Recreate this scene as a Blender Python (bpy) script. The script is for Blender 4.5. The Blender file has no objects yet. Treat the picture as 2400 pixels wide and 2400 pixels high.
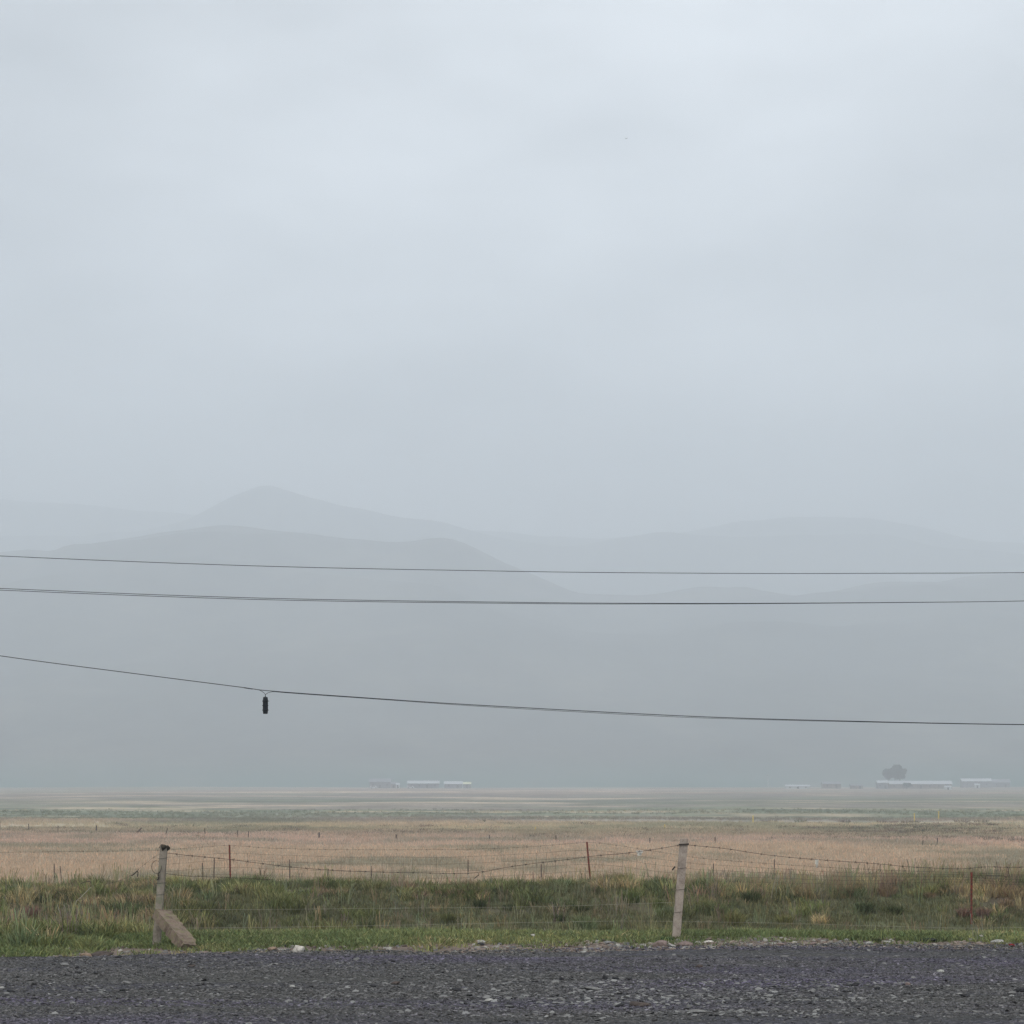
import bpy, bmesh, math, random
import numpy as np
from mathutils import Vector, Matrix, noise, Quaternion

SC = bpy.context.scene
COL = SC.collection
random.seed(11)
RNG = np.random.default_rng(11)

# ------------------------------------------------------------------ camera
FPX, HZ, EYE = 5000.0, 1838.0, 1.8          # focal length and horizon row of the 2400 px photograph, eye height
cam_d = bpy.data.cameras.new('camera')
cam = bpy.data.objects.new('camera', cam_d)
COL.objects.link(cam)
cam.location = (0, 0, EYE)
cam.rotation_euler = (math.radians(90), 0, 0)
cam_d.sensor_width = 36
cam_d.lens = 36 * FPX / 2400
cam_d.shift_y = (HZ - 1200) / 2400
cam_d.clip_start = 0.1
cam_d.clip_end = 30000
SC.camera = cam

# ------------------------------------------------------------------ sky and sun
SUN_EL, SUN_AZ = 58, 200                     # degrees; high, behind the camera, behind thick cloud
SKY_K = 7.75
world = bpy.data.worlds.new('World')
SC.world = world
world.use_nodes = True
wt = world.node_tree
wt.nodes.clear()
w_out = wt.nodes.new('ShaderNodeOutputWorld')
w_bg = wt.nodes.new('ShaderNodeBackground')
w_bg.inputs['Strength'].default_value = 0.1
w_sky = wt.nodes.new('ShaderNodeTexSky')
w_sky.sky_type = 'NISHITA'
w_sky.sun_disc = False
w_sky.sun_elevation = math.radians(SUN_EL)
w_sky.sun_rotation = math.radians(SUN_AZ)
w_sky.altitude = 3800
w_sky.dust_density = 3
w_tc = wt.nodes.new('ShaderNodeTexCoord')
w_map = wt.nodes.new('ShaderNodeMapping')
w_map.inputs['Scale'].default_value = (2.6, 2.6, 6.5)
w_map.inputs['Location'].default_value = (1.35, 0.7, 0.4)
w_n = wt.nodes.new('ShaderNodeTexNoise')
w_n.inputs['Scale'].default_value = 2.2
w_n.inputs['Detail'].default_value = 3
w_n.inputs['Roughness'].default_value = 0.5
w_r = wt.nodes.new('ShaderNodeMapRange')
w_r.inputs['From Min'].default_value = 0.3
w_r.inputs['From Max'].default_value = 0.7
w_r.inputs['To Min'].default_value = 0.74 * SKY_K
w_r.inputs['To Max'].default_value = 1.2 * SKY_K
w_c = wt.nodes.new('ShaderNodeVectorMath')
w_c.operation = 'SCALE'
w_c.inputs[0].default_value = (0.915, 0.957, 1.0)
w_mix = wt.nodes.new('ShaderNodeMix')
w_mix.data_type = 'RGBA'
w_mix.inputs['Factor'].default_value = 0.94          # solid stratus, hardly any blue comes through
wt.links.new(w_tc.outputs['Generated'], w_map.inputs['Vector'])
wt.links.new(w_map.outputs[0], w_n.inputs['Vector'])
wt.links.new(w_n.outputs['Fac'], w_r.inputs['Value'])
w_dot = wt.nodes.new('ShaderNodeVectorMath')            # the cloud is thinnest, so brightest, in one broad part of the sky
w_dot.operation = 'DOT_PRODUCT'
w_dot.inputs[1].default_value = Vector((0.03, 0.975, 0.2)).normalized()
w_lobe = wt.nodes.new('ShaderNodeMapRange')
w_lobe.interpolation_type = 'SMOOTHSTEP'
w_lobe.inputs['From Min'].default_value = math.cos(math.radians(18))
w_lobe.inputs['From Max'].default_value = 1.0
w_lobe.inputs['To Min'].default_value = 0.68
w_lobe.inputs['To Max'].default_value = 1.0
w_mul = wt.nodes.new('ShaderNodeMath')
w_mul.operation = 'MULTIPLY'
wt.links.new(w_tc.outputs['Generated'], w_dot.inputs[0])
wt.links.new(w_dot.outputs['Value'], w_lobe.inputs['Value'])
wt.links.new(w_lobe.outputs[0], w_mul.inputs[0])
wt.links.new(w_r.outputs[0], w_mul.inputs[1])
wt.links.new(w_mul.outputs[0], w_c.inputs['Scale'])
wt.links.new(w_sky.outputs[0], w_mix.inputs['A'])
wt.links.new(w_c.outputs[0], w_mix.inputs['B'])
wt.links.new(w_mix.outputs['Result'], w_bg.inputs['Color'])
wt.links.new(w_bg.outputs[0], w_out.inputs['Surface'])

sun_d = bpy.data.lights.new('sun', 'SUN')
sun_d.energy = 1.4
sun_d.angle = math.radians(35)
sun_d.color = (1.0, 0.97, 0.93)
sun = bpy.data.objects.new('sun', sun_d)
COL.objects.link(sun)
sun.rotation_euler = (math.radians(90 - SUN_EL), 0, math.radians(-20))
sun.location = (0, -20, 60)

SC.view_settings.view_transform = 'Standard'
SC.view_settings.look = 'None'
SC.view_settings.exposure = 0.74
SC.view_settings.gamma = 1.0
SC.view_settings.use_curve_mapping = False
SC.render.engine = 'CYCLES'
SC.cycles.max_bounces = 8
SC.cycles.diffuse_bounces = 3
SC.cycles.glossy_bounces = 2
SC.cycles.transmission_bounces = 2
SC.cycles.transparent_max_bounces = 6
SC.cycles.volume_bounces = 6
SC.cycles.use_denoising = True
try:
    SC.cycles.denoiser = 'OPENIMAGEDENOISE'
    SC.cycles.denoising_prefilter = 'NONE'
except Exception:
    pass
HAZE_DENSITY = 0.00068


# ------------------------------------------------------------------ helpers
def px(x, y, d):
    """the place at distance d whose picture is at pixel x, y of the 2400 px photograph"""
    return Vector(((x - 1200) / FPX * d, d, EYE - (y - HZ) / FPX * d))


def tag(o, label=None, cat=None, group=None, kind=None):
    if label: o['label'] = label
    if cat: o['category'] = cat
    if group: o['group'] = group
    if kind: o['kind'] = kind
    return o


def empty(name, loc):
    o = bpy.data.objects.new(name, None)
    o.location = loc
    o.empty_display_size = 0.2
    COL.objects.link(o)
    return o


def link(name, me, mat=None, parent=None, loc=None):
    o = bpy.data.objects.new(name, me)
    COL.objects.link(o)
    if mat is not None and len(me.materials) == 0:
        me.materials.append(mat)
    if parent is not None:
        o.parent = parent
        o.matrix_parent_inverse = Matrix.Identity(4)
    if loc is not None:
        o.location = loc
    return o


def mesh(name, verts, faces, smooth=False):
    me = bpy.data.meshes.new(name)
    me.from_pydata([tuple(v) for v in verts], [], faces)
    me.update()
    if smooth:
        me.polygons.foreach_set('use_smooth', [True] * len(me.polygons))
    return me


def bm_mesh(name, bm, smooth=False):
    me = bpy.data.meshes.new(name)
    bm.to_mesh(me)
    bm.free()
    if smooth:
        me.polygons.foreach_set('use_smooth', [True] * len(me.polygons))
    return me


def rel(me, origin):
    """move the mesh so that it is told from the origin of its thing"""
    me.transform(Matrix.Translation(-Vector(origin)))
    return me


def nz(x, y, s=1.0, seed=0.0):
    return noise.noise(Vector((x * s + seed * 17.3, y * s - seed * 9.1, seed * 3.7)))


def tube_geo(pts, r, sides=6):
    """verts and faces of a tube along points; r a number or one per point"""
    pts = [Vector(p) for p in pts]
    n = len(pts)
    vs, fs = [], []
    for i, p in enumerate(pts):
        t = (pts[min(i + 1, n - 1)] - pts[max(i - 1, 0)]).normalized()
        u = t.cross(Vector((0, 0, 1)))
        if u.length < 1e-4:
            u = Vector((1, 0, 0))
        u.normalize()
        v = t.cross(u)
        rr = r[i] if hasattr(r, '__len__') else r
        for k in range(sides):
            a = 2 * math.pi * k / sides
            vs.append(p + (u * math.cos(a) + v * math.sin(a)) * rr)
    for i in range(n - 1):
        for k in range(sides):
            a, b = i * sides + k, i * sides + (k + 1) % sides
            fs.append((a, b, b + sides, a + sides))
    fs.append(tuple(range(sides))[::-1])
    fs.append(tuple(range((n - 1) * sides, n * sides)))
    return vs, fs


def merge(geos):
    vs, fs = [], []
    for v, f in geos:
        o = len(vs)
        vs += v
        fs += [tuple(i + o for i in q) for q in f]
    return vs, fs


def spline(pts, n=8):
    """smooth curve through 3-D points"""
    pts = [Vector(p) for p in pts]
    out = []
    for i in range(len(pts) - 1):
        p0, p1, p2, p3 = pts[max(i - 1, 0)], pts[i], pts[i + 1], pts[min(i + 2, len(pts) - 1)]
        for k in range(n):
            t = k / n
            out.append(0.5 * ((2 * p1) + (p2 - p0) * t + (2 * p0 - 5 * p1 + 4 * p2 - p3) * t * t + (3 * p1 - p0 - 3 * p2 + p3) * t ** 3))
    out.append(pts[-1])
    return out


# ------------------------------------------------------------------ materials
def mat_new(name):
    m = bpy.data.materials.new(name)
    m.use_nodes = True
    nt = m.node_tree
    b = nt.nodes['Principled BSDF']
    b.inputs['Roughness'].default_value = 0.9
    b.inputs['Specular IOR Level'].default_value = 0.2
    return m, nt, b


def ramp(nt, stops):
    r = nt.nodes.new('ShaderNodeValToRGB')
    e = r.color_ramp.elements
    while len(e) < len(stops):
        e.new(0.5)
    for el, (p, c) in zip(e, stops):
        el.position = p
        el.color = (*c, 1)
    return r


def coords(nt, scale=(1, 1, 1), obj=False):
    tc = nt.nodes.new('ShaderNodeTexCoord') if obj else nt.nodes.new('ShaderNodeNewGeometry')
    mp = nt.nodes.new('ShaderNodeMapping')
    mp.inputs['Scale'].default_value = scale
    nt.links.new(tc.outputs['Object' if obj else 'Position'], mp.inputs['Vector'])
    return mp.outputs[0]


def noise_tex(nt, vec, scale, detail=4, rough=0.55):
    n = nt.nodes.new('ShaderNodeTexNoise')
    n.inputs['Scale'].default_value = scale
    n.inputs['Detail'].default_value = detail
    n.inputs['Roughness'].default_value = rough
    nt.links.new(vec, n.inputs['Vector'])
    return n.outputs['Fac']


def bump(nt, b, h, strength, dist):
    n = nt.nodes.new('ShaderNodeBump')
    n.inputs['Strength'].default_value = strength
    n.inputs['Distance'].default_value = dist
    nt.links.new(h, n.inputs['Height'])
    nt.links.new(n.outputs[0], b.inputs['Normal'])


def mixc(nt, f, a, b, mode='MIX'):
    m = nt.nodes.new('ShaderNodeMix')
    m.data_type = 'RGBA'
    m.blend_type = mode
    for s, v in (('Factor', f), ('A', a), ('B', b)):
        if isinstance(v, (int, float)):
            m.inputs[s].default_value = v
        elif isinstance(v, tuple):
            m.inputs[s].default_value = (*v, 1)
        else:
            nt.links.new(v, m.inputs[s])
    return m.outputs['Result']


def plain(name, col, rough=0.85, vary=0.25, scale=20, bmp=0.0, metallic=0.0, col2=None):
    m, nt, b = mat_new(name)
    v = coords(nt, obj=True)
    f = noise_tex(nt, v, scale)
    c2 = col2 or tuple(c * (1 - vary) for c in col)
    r = ramp(nt, [(0.35, c2), (0.65, tuple(min(1, c * (1 + vary * 0.5)) for c in col))])
    nt.links.new(f, r.inputs[0])
    nt.links.new(r.outputs[0], b.inputs['Base Color'])
    b.inputs['Roughness'].default_value = rough
    b.inputs['Metallic'].default_value = metallic
    if bmp:
        bump(nt, b, noise_tex(nt, v, scale * 3), bmp, 0.01)
    return m


def make_ground_mat():
    m, nt, b = mat_new('grassland')
    at = nt.nodes.new('ShaderNodeAttribute')
    at.attribute_name = 'tone'
    f1 = noise_tex(nt, coords(nt, (1, 0.35, 1)), 0.09, 7, 0.65)
    r1 = ramp(nt, [(0.3, (0.62, 0.64, 0.6)), (0.5, (0.95, 0.95, 0.95)), (0.72, (1.25, 1.22, 1.15))])
    nt.links.new(f1, r1.inputs[0])
    c = mixc(nt, 1.0, at.outputs['Color'], r1.outputs[0], 'MULTIPLY')
    f2 = noise_tex(nt, coords(nt, (1, 0.22, 1)), 0.9, 10, 0.75)
    r2 = ramp(nt, [(0.3, (0.6, 0.62, 0.6)), (0.5, (1, 1, 1)), (0.7, (1.3, 1.28, 1.25))])
    nt.links.new(f2, r2.inputs[0])
    c = mixc(nt, 1.0, c, r2.outputs[0], 'MULTIPLY')
    nt.links.new(c, b.inputs['Base Color'])
    bump(nt, b, noise_tex(nt, coords(nt), 9, 6, 0.7), 0.8, 0.06)
    return m


def make_road_mat():
    m, nt, b = mat_new('dark_gravel')
    big = noise_tex(nt, coords(nt, (0.25, 1.1, 1)), 0.9, 5, 0.6)
    r = ramp(nt, [(0.36, (0.098, 0.094, 0.088)), (0.5, (0.092, 0.089, 0.089)), (0.62, (0.09, 0.085, 0.106))])
    nt.links.new(big, r.inputs[0])
    fine = noise_tex(nt, coords(nt), 55, 5, 0.8)
    r2 = ramp(nt, [(0.3, (0.55, 0.55, 0.55)), (0.52, (1, 1, 1)), (0.75, (1.7, 1.7, 1.65))])
    nt.links.new(fine, r2.inputs[0])
    c = mixc(nt, 1.0, r.outputs[0], r2.outputs[0], 'MULTIPLY')
    vo = nt.nodes.new('ShaderNodeTexVoronoi')              # pressed-in pebbles
    vo.inputs['Scale'].default_value = 52
    nt.links.new(coords(nt, (0.75, 1, 1)), vo.inputs['Vector'])
    sp = nt.nodes.new('ShaderNodeSeparateColor')
    nt.links.new(vo.outputs['Color'], sp.inputs[0])
    r3 = ramp(nt, [(0.0, (0.5, 0.5, 0.5)), (0.6, (0.95, 0.95, 0.95)), (0.88, (1.3, 1.3, 1.27)), (0.97, (2.3, 2.25, 2.15))])
    nt.links.new(sp.outputs[0], r3.inputs[0])
    c = mixc(nt, 1.0, c, r3.outputs[0], 'MULTIPLY')
    nt.links.new(c, b.inputs['Base Color'])
    ht = nt.nodes.new('ShaderNodeMath')
    ht.operation = 'SUBTRACT'
    nt.links.new(noise_tex(nt, coords(nt), 38, 5, 0.75), ht.inputs[0])
    nt.links.new(vo.outputs['Distance'], ht.inputs[1])
    bump(nt, b, ht.outputs[0], 1.0, 0.03)
    return m


def make_tint_mat(name, rough=0.85, trans=0.0, spec=0.2, bmp=0.0):
    """colour of the single blade or stone times the tint of the tuft it belongs to"""
    m, nt, b = mat_new(name)
    a1 = nt.nodes.new('ShaderNodeAttribute')
    a1.attribute_name = 'shade'
    a2 = nt.nodes.new('ShaderNodeAttribute')
    a2.attribute_type = 'INSTANCER'
    a2.attribute_name = 'tint'
    c = mixc(nt, 1.0, a1.outputs['Color'], a2.outputs['Vector'], 'MULTIPLY')
    nt.links.new(c, b.inputs['Base Color'])
    b.inputs['Roughness'].default_value = rough
    b.inputs['Specular IOR Level'].default_value = spec
    if bmp:
        bump(nt, b, noise_tex(nt, coords(nt, obj=True), 3.0, 4), bmp, 0.1)
    if trans:
        t = nt.nodes.new('ShaderNodeBsdfTranslucent')
        nt.links.new(c, t.inputs['Color'])
        mx = nt.nodes.new('ShaderNodeMixShader')
        mx.inputs[0].default_value = trans
        out = nt.nodes['Material Output']
        nt.links.new(b.outputs[0], mx.inputs[1])
        nt.links.new(t.outputs[0], mx.inputs[2])
        nt.links.new(mx.outputs[0], out.inputs['Surface'])
    return m


def make_concrete(name, col, dark, moss=None, crackle=18):
    m, nt, b = mat_new(name)
    v = coords(nt, obj=True)
    r = ramp(nt, [(0.3, dark), (0.52, col), (0.75, tuple(c * 1.18 for c in col))])
    nt.links.new(noise_tex(nt, v, 9, 8, 0.7), r.inputs[0])
    r2 = ramp(nt, [(0.25, (0.55, 0.53, 0.5)), (0.45, (1, 1, 1))])
    nt.links.new(noise_tex(nt, v, 70, 3, 0.6), r2.inputs[0])
    c = mixc(nt, 1.0, r.outputs[0], r2.outputs[0], 'MULTIPLY')
    if moss:
        rm = ramp(nt, [(0.5, (0, 0, 0)), (0.62, (1, 1, 1))])
        nt.links.new(noise_tex(nt, v, crackle, 6, 0.7), rm.inputs[0])
        c = mixc(nt, rm.outputs[0], c, moss)
    nt.links.new(c, b.inputs['Base Color'])
    b.inputs['Roughness'].default_value = 0.95
    bump(nt, b, noise_tex(nt, v, 60, 6, 0.7), 0.5, 0.01)
    return m


def make_hill_mat():
    m, nt, b = mat_new('hillside')
    f = noise_tex(nt, coords(nt, (1, 0.5, 2)), 0.0045, 8, 0.62)
    r = ramp(nt, [(0.28, (0.03, 0.036, 0.032)), (0.5, (0.06, 0.064, 0.056)), (0.66, (0.11, 0.108, 0.09)), (0.8, (0.18, 0.165, 0.14))])
    nt.links.new(f, r.inputs[0])
    rv = ramp(nt, [(0.3, (0.62, 0.64, 0.62)), (0.5, (1.0, 1.0, 1.0)), (0.7, (1.5, 1.45, 1.35))])      # scrub and gullies
    nt.links.new(noise_tex(nt, coords(nt, (1, 0.6, 1.5)), 0.02, 8, 0.7), rv.inputs[0])
    c = mixc(nt, 1.0, r.outputs[0], rv.outputs[0], 'MULTIPLY')
    # ploughed and grazed land at the foot
    g = nt.nodes.new('ShaderNodeNewGeometry')
    sx = nt.nodes.new('ShaderNodeSeparateXYZ')
    nt.links.new(g.outputs['Position'], sx.inputs[0])
    mr = nt.nodes.new('ShaderNodeMapRange')
    mr.inputs['From Min'].default_value = 4
    mr.inputs['From Max'].default_value = 26
    mr.inputs['To Min'].default_value = 1
    mr.inputs['To Max'].default_value = 0
    nt.links.new(sx.outputs['Z'], mr.inputs['Value'])
    rf_ = ramp(nt, [(0.35, (0.03, 0.085, 0.07)), (0.5, (0.05, 0.11, 0.09)), (0.64, (0.09, 0.115, 0.095))])
    nt.links.new(noise_tex(nt, coords(nt, (1, 0.35, 1)), 0.006, 6, 0.65), rf_.inputs[0])
    c = mixc(nt, mr.outputs[0], c, rf_.outputs[0])
    nt.links.new(c, b.inputs['Base Color'])
    return m


M_GROUND = make_ground_mat()
M_ROAD = make_road_mat()
M_GRASS = make_tint_mat('grass_blades', 0.75, 0.25)
M_STONES = make_tint_mat('gravel_stones', 0.85, 0, 0.25, 0.4)
M_HILL = make_hill_mat()
M_CONC = make_concrete('pinkish_concrete', (0.43, 0.36, 0.30), (0.26, 0.21, 0.175))
M_CONC2 = make_concrete('weathered_concrete', (0.32, 0.28, 0.225), (0.2, 0.165, 0.135), (0.23, 0.24, 0.155), 7)
M_BRACE = make_concrete('lichen_concrete', (0.23, 0.175, 0.135), (0.085, 0.062, 0.048), (0.2, 0.18, 0.1), 14)
M_MOSS = plain('dark_moss', (0.06, 0.05, 0.035), 1.0, 0.5, 30, 0.5)
M_RED = plain('rusty_red_paint', (0.2, 0.045, 0.03), 0.8, 0.5, 25, 0.3, col2=(0.09, 0.035, 0.026))
M_WIRE = plain('rusted_wire', (0.075, 0.06, 0.05), 0.7, 0.4, 12)
M_PALEWIRE = plain('pale_strand', (0.40, 0.37, 0.28), 0.6, 0.2, 6)
M_MESHWIRE = plain('dull_mesh_wire', (0.11, 0.085, 0.065), 0.7, 0.3, 6)
M_CABLE = plain('black_cable', (0.02, 0.023, 0.028), 0.6, 0.2, 8)
M_BLACK = plain('black_plastic', (0.016, 0.02, 0.026), 0.55, 0.35, 25)
M_WOOD = plain('grey_stake_wood', (0.13, 0.10, 0.08), 0.95, 0.4, 14, 0.3)
M_YELLOW = plain('yellow_marker_paint', (0.62, 0.47, 0.14), 0.6, 0.15, 8)
M_RAG = plain('dirty_white_plastic', (0.86, 0.83, 0.76), 0.95, 0.25, 30)
M_REDRAG = plain('red_wrapper', (0.55, 0.03, 0.04), 0.45, 0.2, 20)
M_TARP = plain('black_rubber', (0.018, 0.02, 0.022), 0.7, 0.4, 15)


# ------------------------------------------------------------------ terrain
EX = [-60, -5.3, -2.7, 0, 2.8, 5.6, 60]
EY = [21.0, 21.8, 22.6, 23.2, 23.9, 23.6, 23.6]
PD = [-4000, 24.0, 25.5, 29, 34, 38.6, 39.2, 41.8, 42.8, 45, 50, 60, 75, 95, 300, 600, 1300, 1800, 9000]
PZ = [-0.03, -0.03, -0.03, -0.28, -0.7, -1.05, -1.0, -0.27, -0.22, -0.6, -1.3, -2.0, -2.5, -2.7, -2.75, -2.45, -0.9, 0.8, 2.0]


def edge(x):
    return float(np.interp(x, EX, EY)) + 0.26 * nz(x, 0, 0.9, 4) + 0.2 * nz(x, 0, 3.1, 5)


def H(x, y):
    z = float(np.interp(y, PD, PZ))
    a = float(np.interp(y, [23.5, 26, 38, 40, 60, 90, 300, 1500], [0, 0.02, 0.06, 0.17, 0.17, 0.2, 0.25, 0.9]))
    if a > 0:
        s = float(np.interp(y, [30, 60, 200, 1000], [0.35, 0.2, 0.03, 0.008]))
        z += a * nz(x, y, s, 2)
        if y < 60:
            z += 0.35 * a * nz(x, y, 1.3, 3)
    return z


def row(x, y):
    return HZ + (EYE - H(x, y)) * FPX / y


def lin(c):
    return tuple((v / 255 / 12.92 if v <= 10 else ((v / 255 + 0.055) / 1.055) ** 2.4) for v in c)


# broad colour of the grassland: rows of the photograph from near to far
TAN, PINK, OLIVE = (0.56, 0.445, 0.325), (0.56, 0.43, 0.34), (0.50, 0.43, 0.30)
GREEN, GREY, SOIL = (0.22, 0.245, 0.17), (0.37, 0.32, 0.28), (0.12, 0.10, 0.07)
TURF, VERGE = (0.12, 0.13, 0.07), (0.23, 0.175, 0.14)
BR = [1840, 1848, 1856, 1868, 1880, 1890, 1900, 1912, 1924, 1934, 1946, 1958, 1968, 1985, 2000, 2030, 2075]
BC = [(0.22, 0.26, 0.15), PINK, PINK, GREY, GREEN, GREY, GREEN, GREEN, GREY, OLIVE, OLIVE, (0.36, 0.31, 0.215), PINK, PINK, TAN, TAN, TAN]
BCa = np.array(BC)


def tone(x, y):
    if y < 23.9:
        return VERGE
    if y < 60:
        n = nz(x, y, 0.5, 6) + 0.5 * nz(x, y, 1.7, 7)
        c = np.array(TURF)
        if y < 26:
            k = max(0, min(1, (26 - y) / 1.6 + n))
            c = c * (1 - k) + np.array(VERGE) * k
        elif n > 0.12:
            k = min(1, (n - 0.12) * 3)
            c = c * (1 - k) + np.array(SOIL) * k
        return tuple(c)
    r = HZ + (EYE + 2.7) * FPX / max(y, 60)
    if y > 800:
        r = max(1841, row(x, y))
    lat = x / y * 3.0
    r += (13 * nz(lat * 1.3, math.log(y) * 2.2, 1.6, 8) + 6 * nz(lat * 4, math.log(y) * 8, 1.6, 9) + 4 * nz(lat * 11, math.log(y) * 18, 1.6, 10)) * min(1, (r - HZ) / 70 + 0.15)
    c = np.array([np.interp(r, BR, BCa[:, i]) for i in range(3)])
    c = c * float(np.interp(r, [1840, 1860, 1890, 1915, 1945], [0.42, 0.48, 0.7, 0.85, 1.0]))
    # green patches in the tan field and tan ones in the green
    g = nz(lat * 2.2, math.log(y) * 7.5, 1.5, 12) + 0.5 * nz(lat * 7, math.log(y) * 20, 1.5, 13)
    if g > 0.16:
        k = min(0.5, (g - 0.16) * 1.8)
        c = c * (1 - k) + np.array(GREEN) * k
    elif g < -0.2:
        k = min(0.6, (-0.2 - g) * 2)
        c = c * (1 - k) + np.array(TAN) * k
    return tuple(c)


def grid(name, xs, ys, zf, mat, cf=None):
    nx, ny = len(xs), len(ys)
    vs = [(x, y, zf(x, y)) for y in ys for x in xs]
    fs = [(j * nx + i, j * nx + i + 1, (j + 1) * nx + i + 1, (j + 1) * nx + i) for j in range(ny - 1) for i in range(nx - 1)]
    me = mesh(name, vs, fs, True)
    if cf:
        ca = me.color_attributes.new('tone', 'FLOAT_COLOR', 'POINT')
        cc = np.ones((len(vs), 4), dtype=np.float32)
        for i, v in enumerate(vs):
            cc[i, :3] = cf(v[0], v[1])
        ca.data.foreach_set('color', cc.ravel())
    return link(name, me, mat)


def sym(a):
    a = np.asarray(a)
    return np.concatenate([-a[::-1], a[1:]])


xs = sym(np.concatenate([np.arange(0, 12, 0.4), np.geomspace(12, 400, 90), np.geomspace(430, 8500, 25)]))
ys = np.concatenate([[-2900, -1000, -300, -60, 0, 15], np.arange(20, 60, 0.22), np.geomspace(60, 2000, 230), [2500, 3500, 5000, 8600]])
ground = grid('ground', xs, ys, H, M_GROUND, tone)
tag(ground, 'dry grassland plain running out to the hills', None, None, 'structure')

# gravel road: its own sheet with an uneven edge
rx = sym(np.concatenate([np.arange(0, 8.01, 0.12), np.geomspace(8.6, 60, 14)]))
rt = np.concatenate([np.linspace(-40, 13.5, 8), np.arange(13.7, 22, 0.12)])


def road_z(x, y):
    return 0.012 + 0.022 * nz(x * 0.3, y, 0.8, 21) + 0.012 * nz(x * 0.5, y, 3.0, 22) + 0.009 * nz(x, y, 8.0, 23)


rv, rf = [], []
nx = len(rx)
ry_rows = []
for y in rt:
    for x in rx:
        rv.append((x, y, road_z(x, y)))
n0 = len(rt)
for k in range(1, 15):                       # the last strip follows the wavy edge
    t = k / 14
    for x in rx:
        y = 21.9 * (1 - t) + edge(x) * t if x > -4.4 else 21.9 * (1 - t) + max(edge(x), 21.93) * t
        z = road_z(x, y) * (1 - t ** 6) + (-0.055) * t ** 6
        rv.append((x, y, z))
for j in range(n0 + 13):
    for i in range(nx - 1):
        rf.append((j * nx + i, j * nx + i + 1, (j + 1) * nx + i + 1, (j + 1) * nx + i))
road = link('gravel_road', mesh('gravel_road', rv, rf, True), M_ROAD)
tag(road, 'dark gravel roadside in the foreground', None, None, 'structure')

# ------------------------------------------------------------------ hills
K = 2400 / 1932
NEAR = [(-900, 1090), (-500, 1040), (-200, 1062), (0, 1047), (150, 1046), (200, 1030), (300, 1012), (420, 994), (520, 1005), (650, 1020), (760, 1031),
        (830, 1018), (870, 1026), (930, 1060), (1000, 1090), (1080, 1125), (1200, 1128), (1300, 1116), (1380, 1112), (1460, 1128),
        (1560, 1115), (1680, 1098), (1760, 1102), (1830, 1086), (1932, 1080), (2200, 1060), (2500, 1100), (2900, 1080)]
MID = [(-900, 1000), (-400, 1040), (0, 1010), (150, 1012), (250, 1006), (320, 992), (360, 979), (400, 958), (440, 934), (468, 925), (488, 914), (504, 911), (518, 916), (535, 924),
       (580, 936), (625, 949), (725, 969), (800, 982), (850, 991), (966, 1017), (1030, 1027), (1080, 1031), (1150, 1021), (1230, 1005), (1330, 1015), (1450, 1014), (1560, 1009),
       (1670, 1010), (1750, 1034), (1932, 1045), (2300, 1010), (2800, 1040)]
FAR = [(-900, 970), (-300, 945), (0, 942), (120, 950), (250, 962), (350, 970), (500, 978), (800, 995), (1100, 1015), (1250, 1010), (1330, 998), (1400, 984), (1500, 976),
       (1560, 974), (1650, 978), (1720, 990), (1800, 1012), (1850, 1022), (1932, 1026), (2300, 1000), (2800, 1010)]


def hills(name, crest, d0, d1, d2, seed, label, step, x0=-1.0):
    cx = np.array([(a * K - 1200) / FPX * d1 for a, b in crest])
    cz = np.array([EYE + (HZ - b * K) / FPX * d1 for a, b in crest])
    w = 3600 * d1 / 2800
    gx = np.arange(-w, w + 1, step)
    gy = np.concatenate([np.linspace(d0, d1, 46), np.linspace(d1, d2, 10)[1:]])
    sm = np.interp(gx, cx, cz)
    sm = sm + np.array([d1 / FPX * (5.0 * nz(q, seed, 0.02 * 2850 / d1, seed) + 2.2 * nz(q, seed, 0.06 * 2850 / d1, seed)) for q in gx])
    ker = np.array([1, 2, 1.0])
    ker /= ker.sum()
    sm = np.convolve(np.pad(sm, 1, mode='edge'), ker, 'valid')

    def zf(x, y):
        c = float(np.interp(x, gx, sm))
        if y <= d1:
            t = (y - d0) / (d1 - d0)
            s = 0.28 * t + 0.72 * t * t * (3 - 2 * t) if t > 0 else 0
            z = c * s
            spur = 1 - abs(2 * nz(x + 0.3 * y, y, 1.0 / (d1 * 0.13), seed))
            z += c * 0.12 * (spur - 0.5) * math.sin(math.pi * min(1, t)) * t
            z += 5 * nz(x, y, 0.01, seed + 1) * math.sin(math.pi * t)
        else:
            t = (y - d1) / (d2 - d1)
            z = c * (1 - t * t)
        return z - (4 if y in (gy[0], gy[-1]) else 0)
    o = grid(name, gx, gy, zf, M_HILL)
    return tag(o, label, None, None, 'structure')


hills('near_hills', NEAR, 1480, 3000, 3600, 31, 'near misty hills with a long rounded crest', 14)
hills('middle_hills', MID, 3100, 4500, 5000, 41, 'paler hill range with a small peak behind the near hills', 18)
hills('far_hills', FAR, 4500, 5100, 5700, 51, 'farthest hills nearly lost in the mist', 24)


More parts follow.
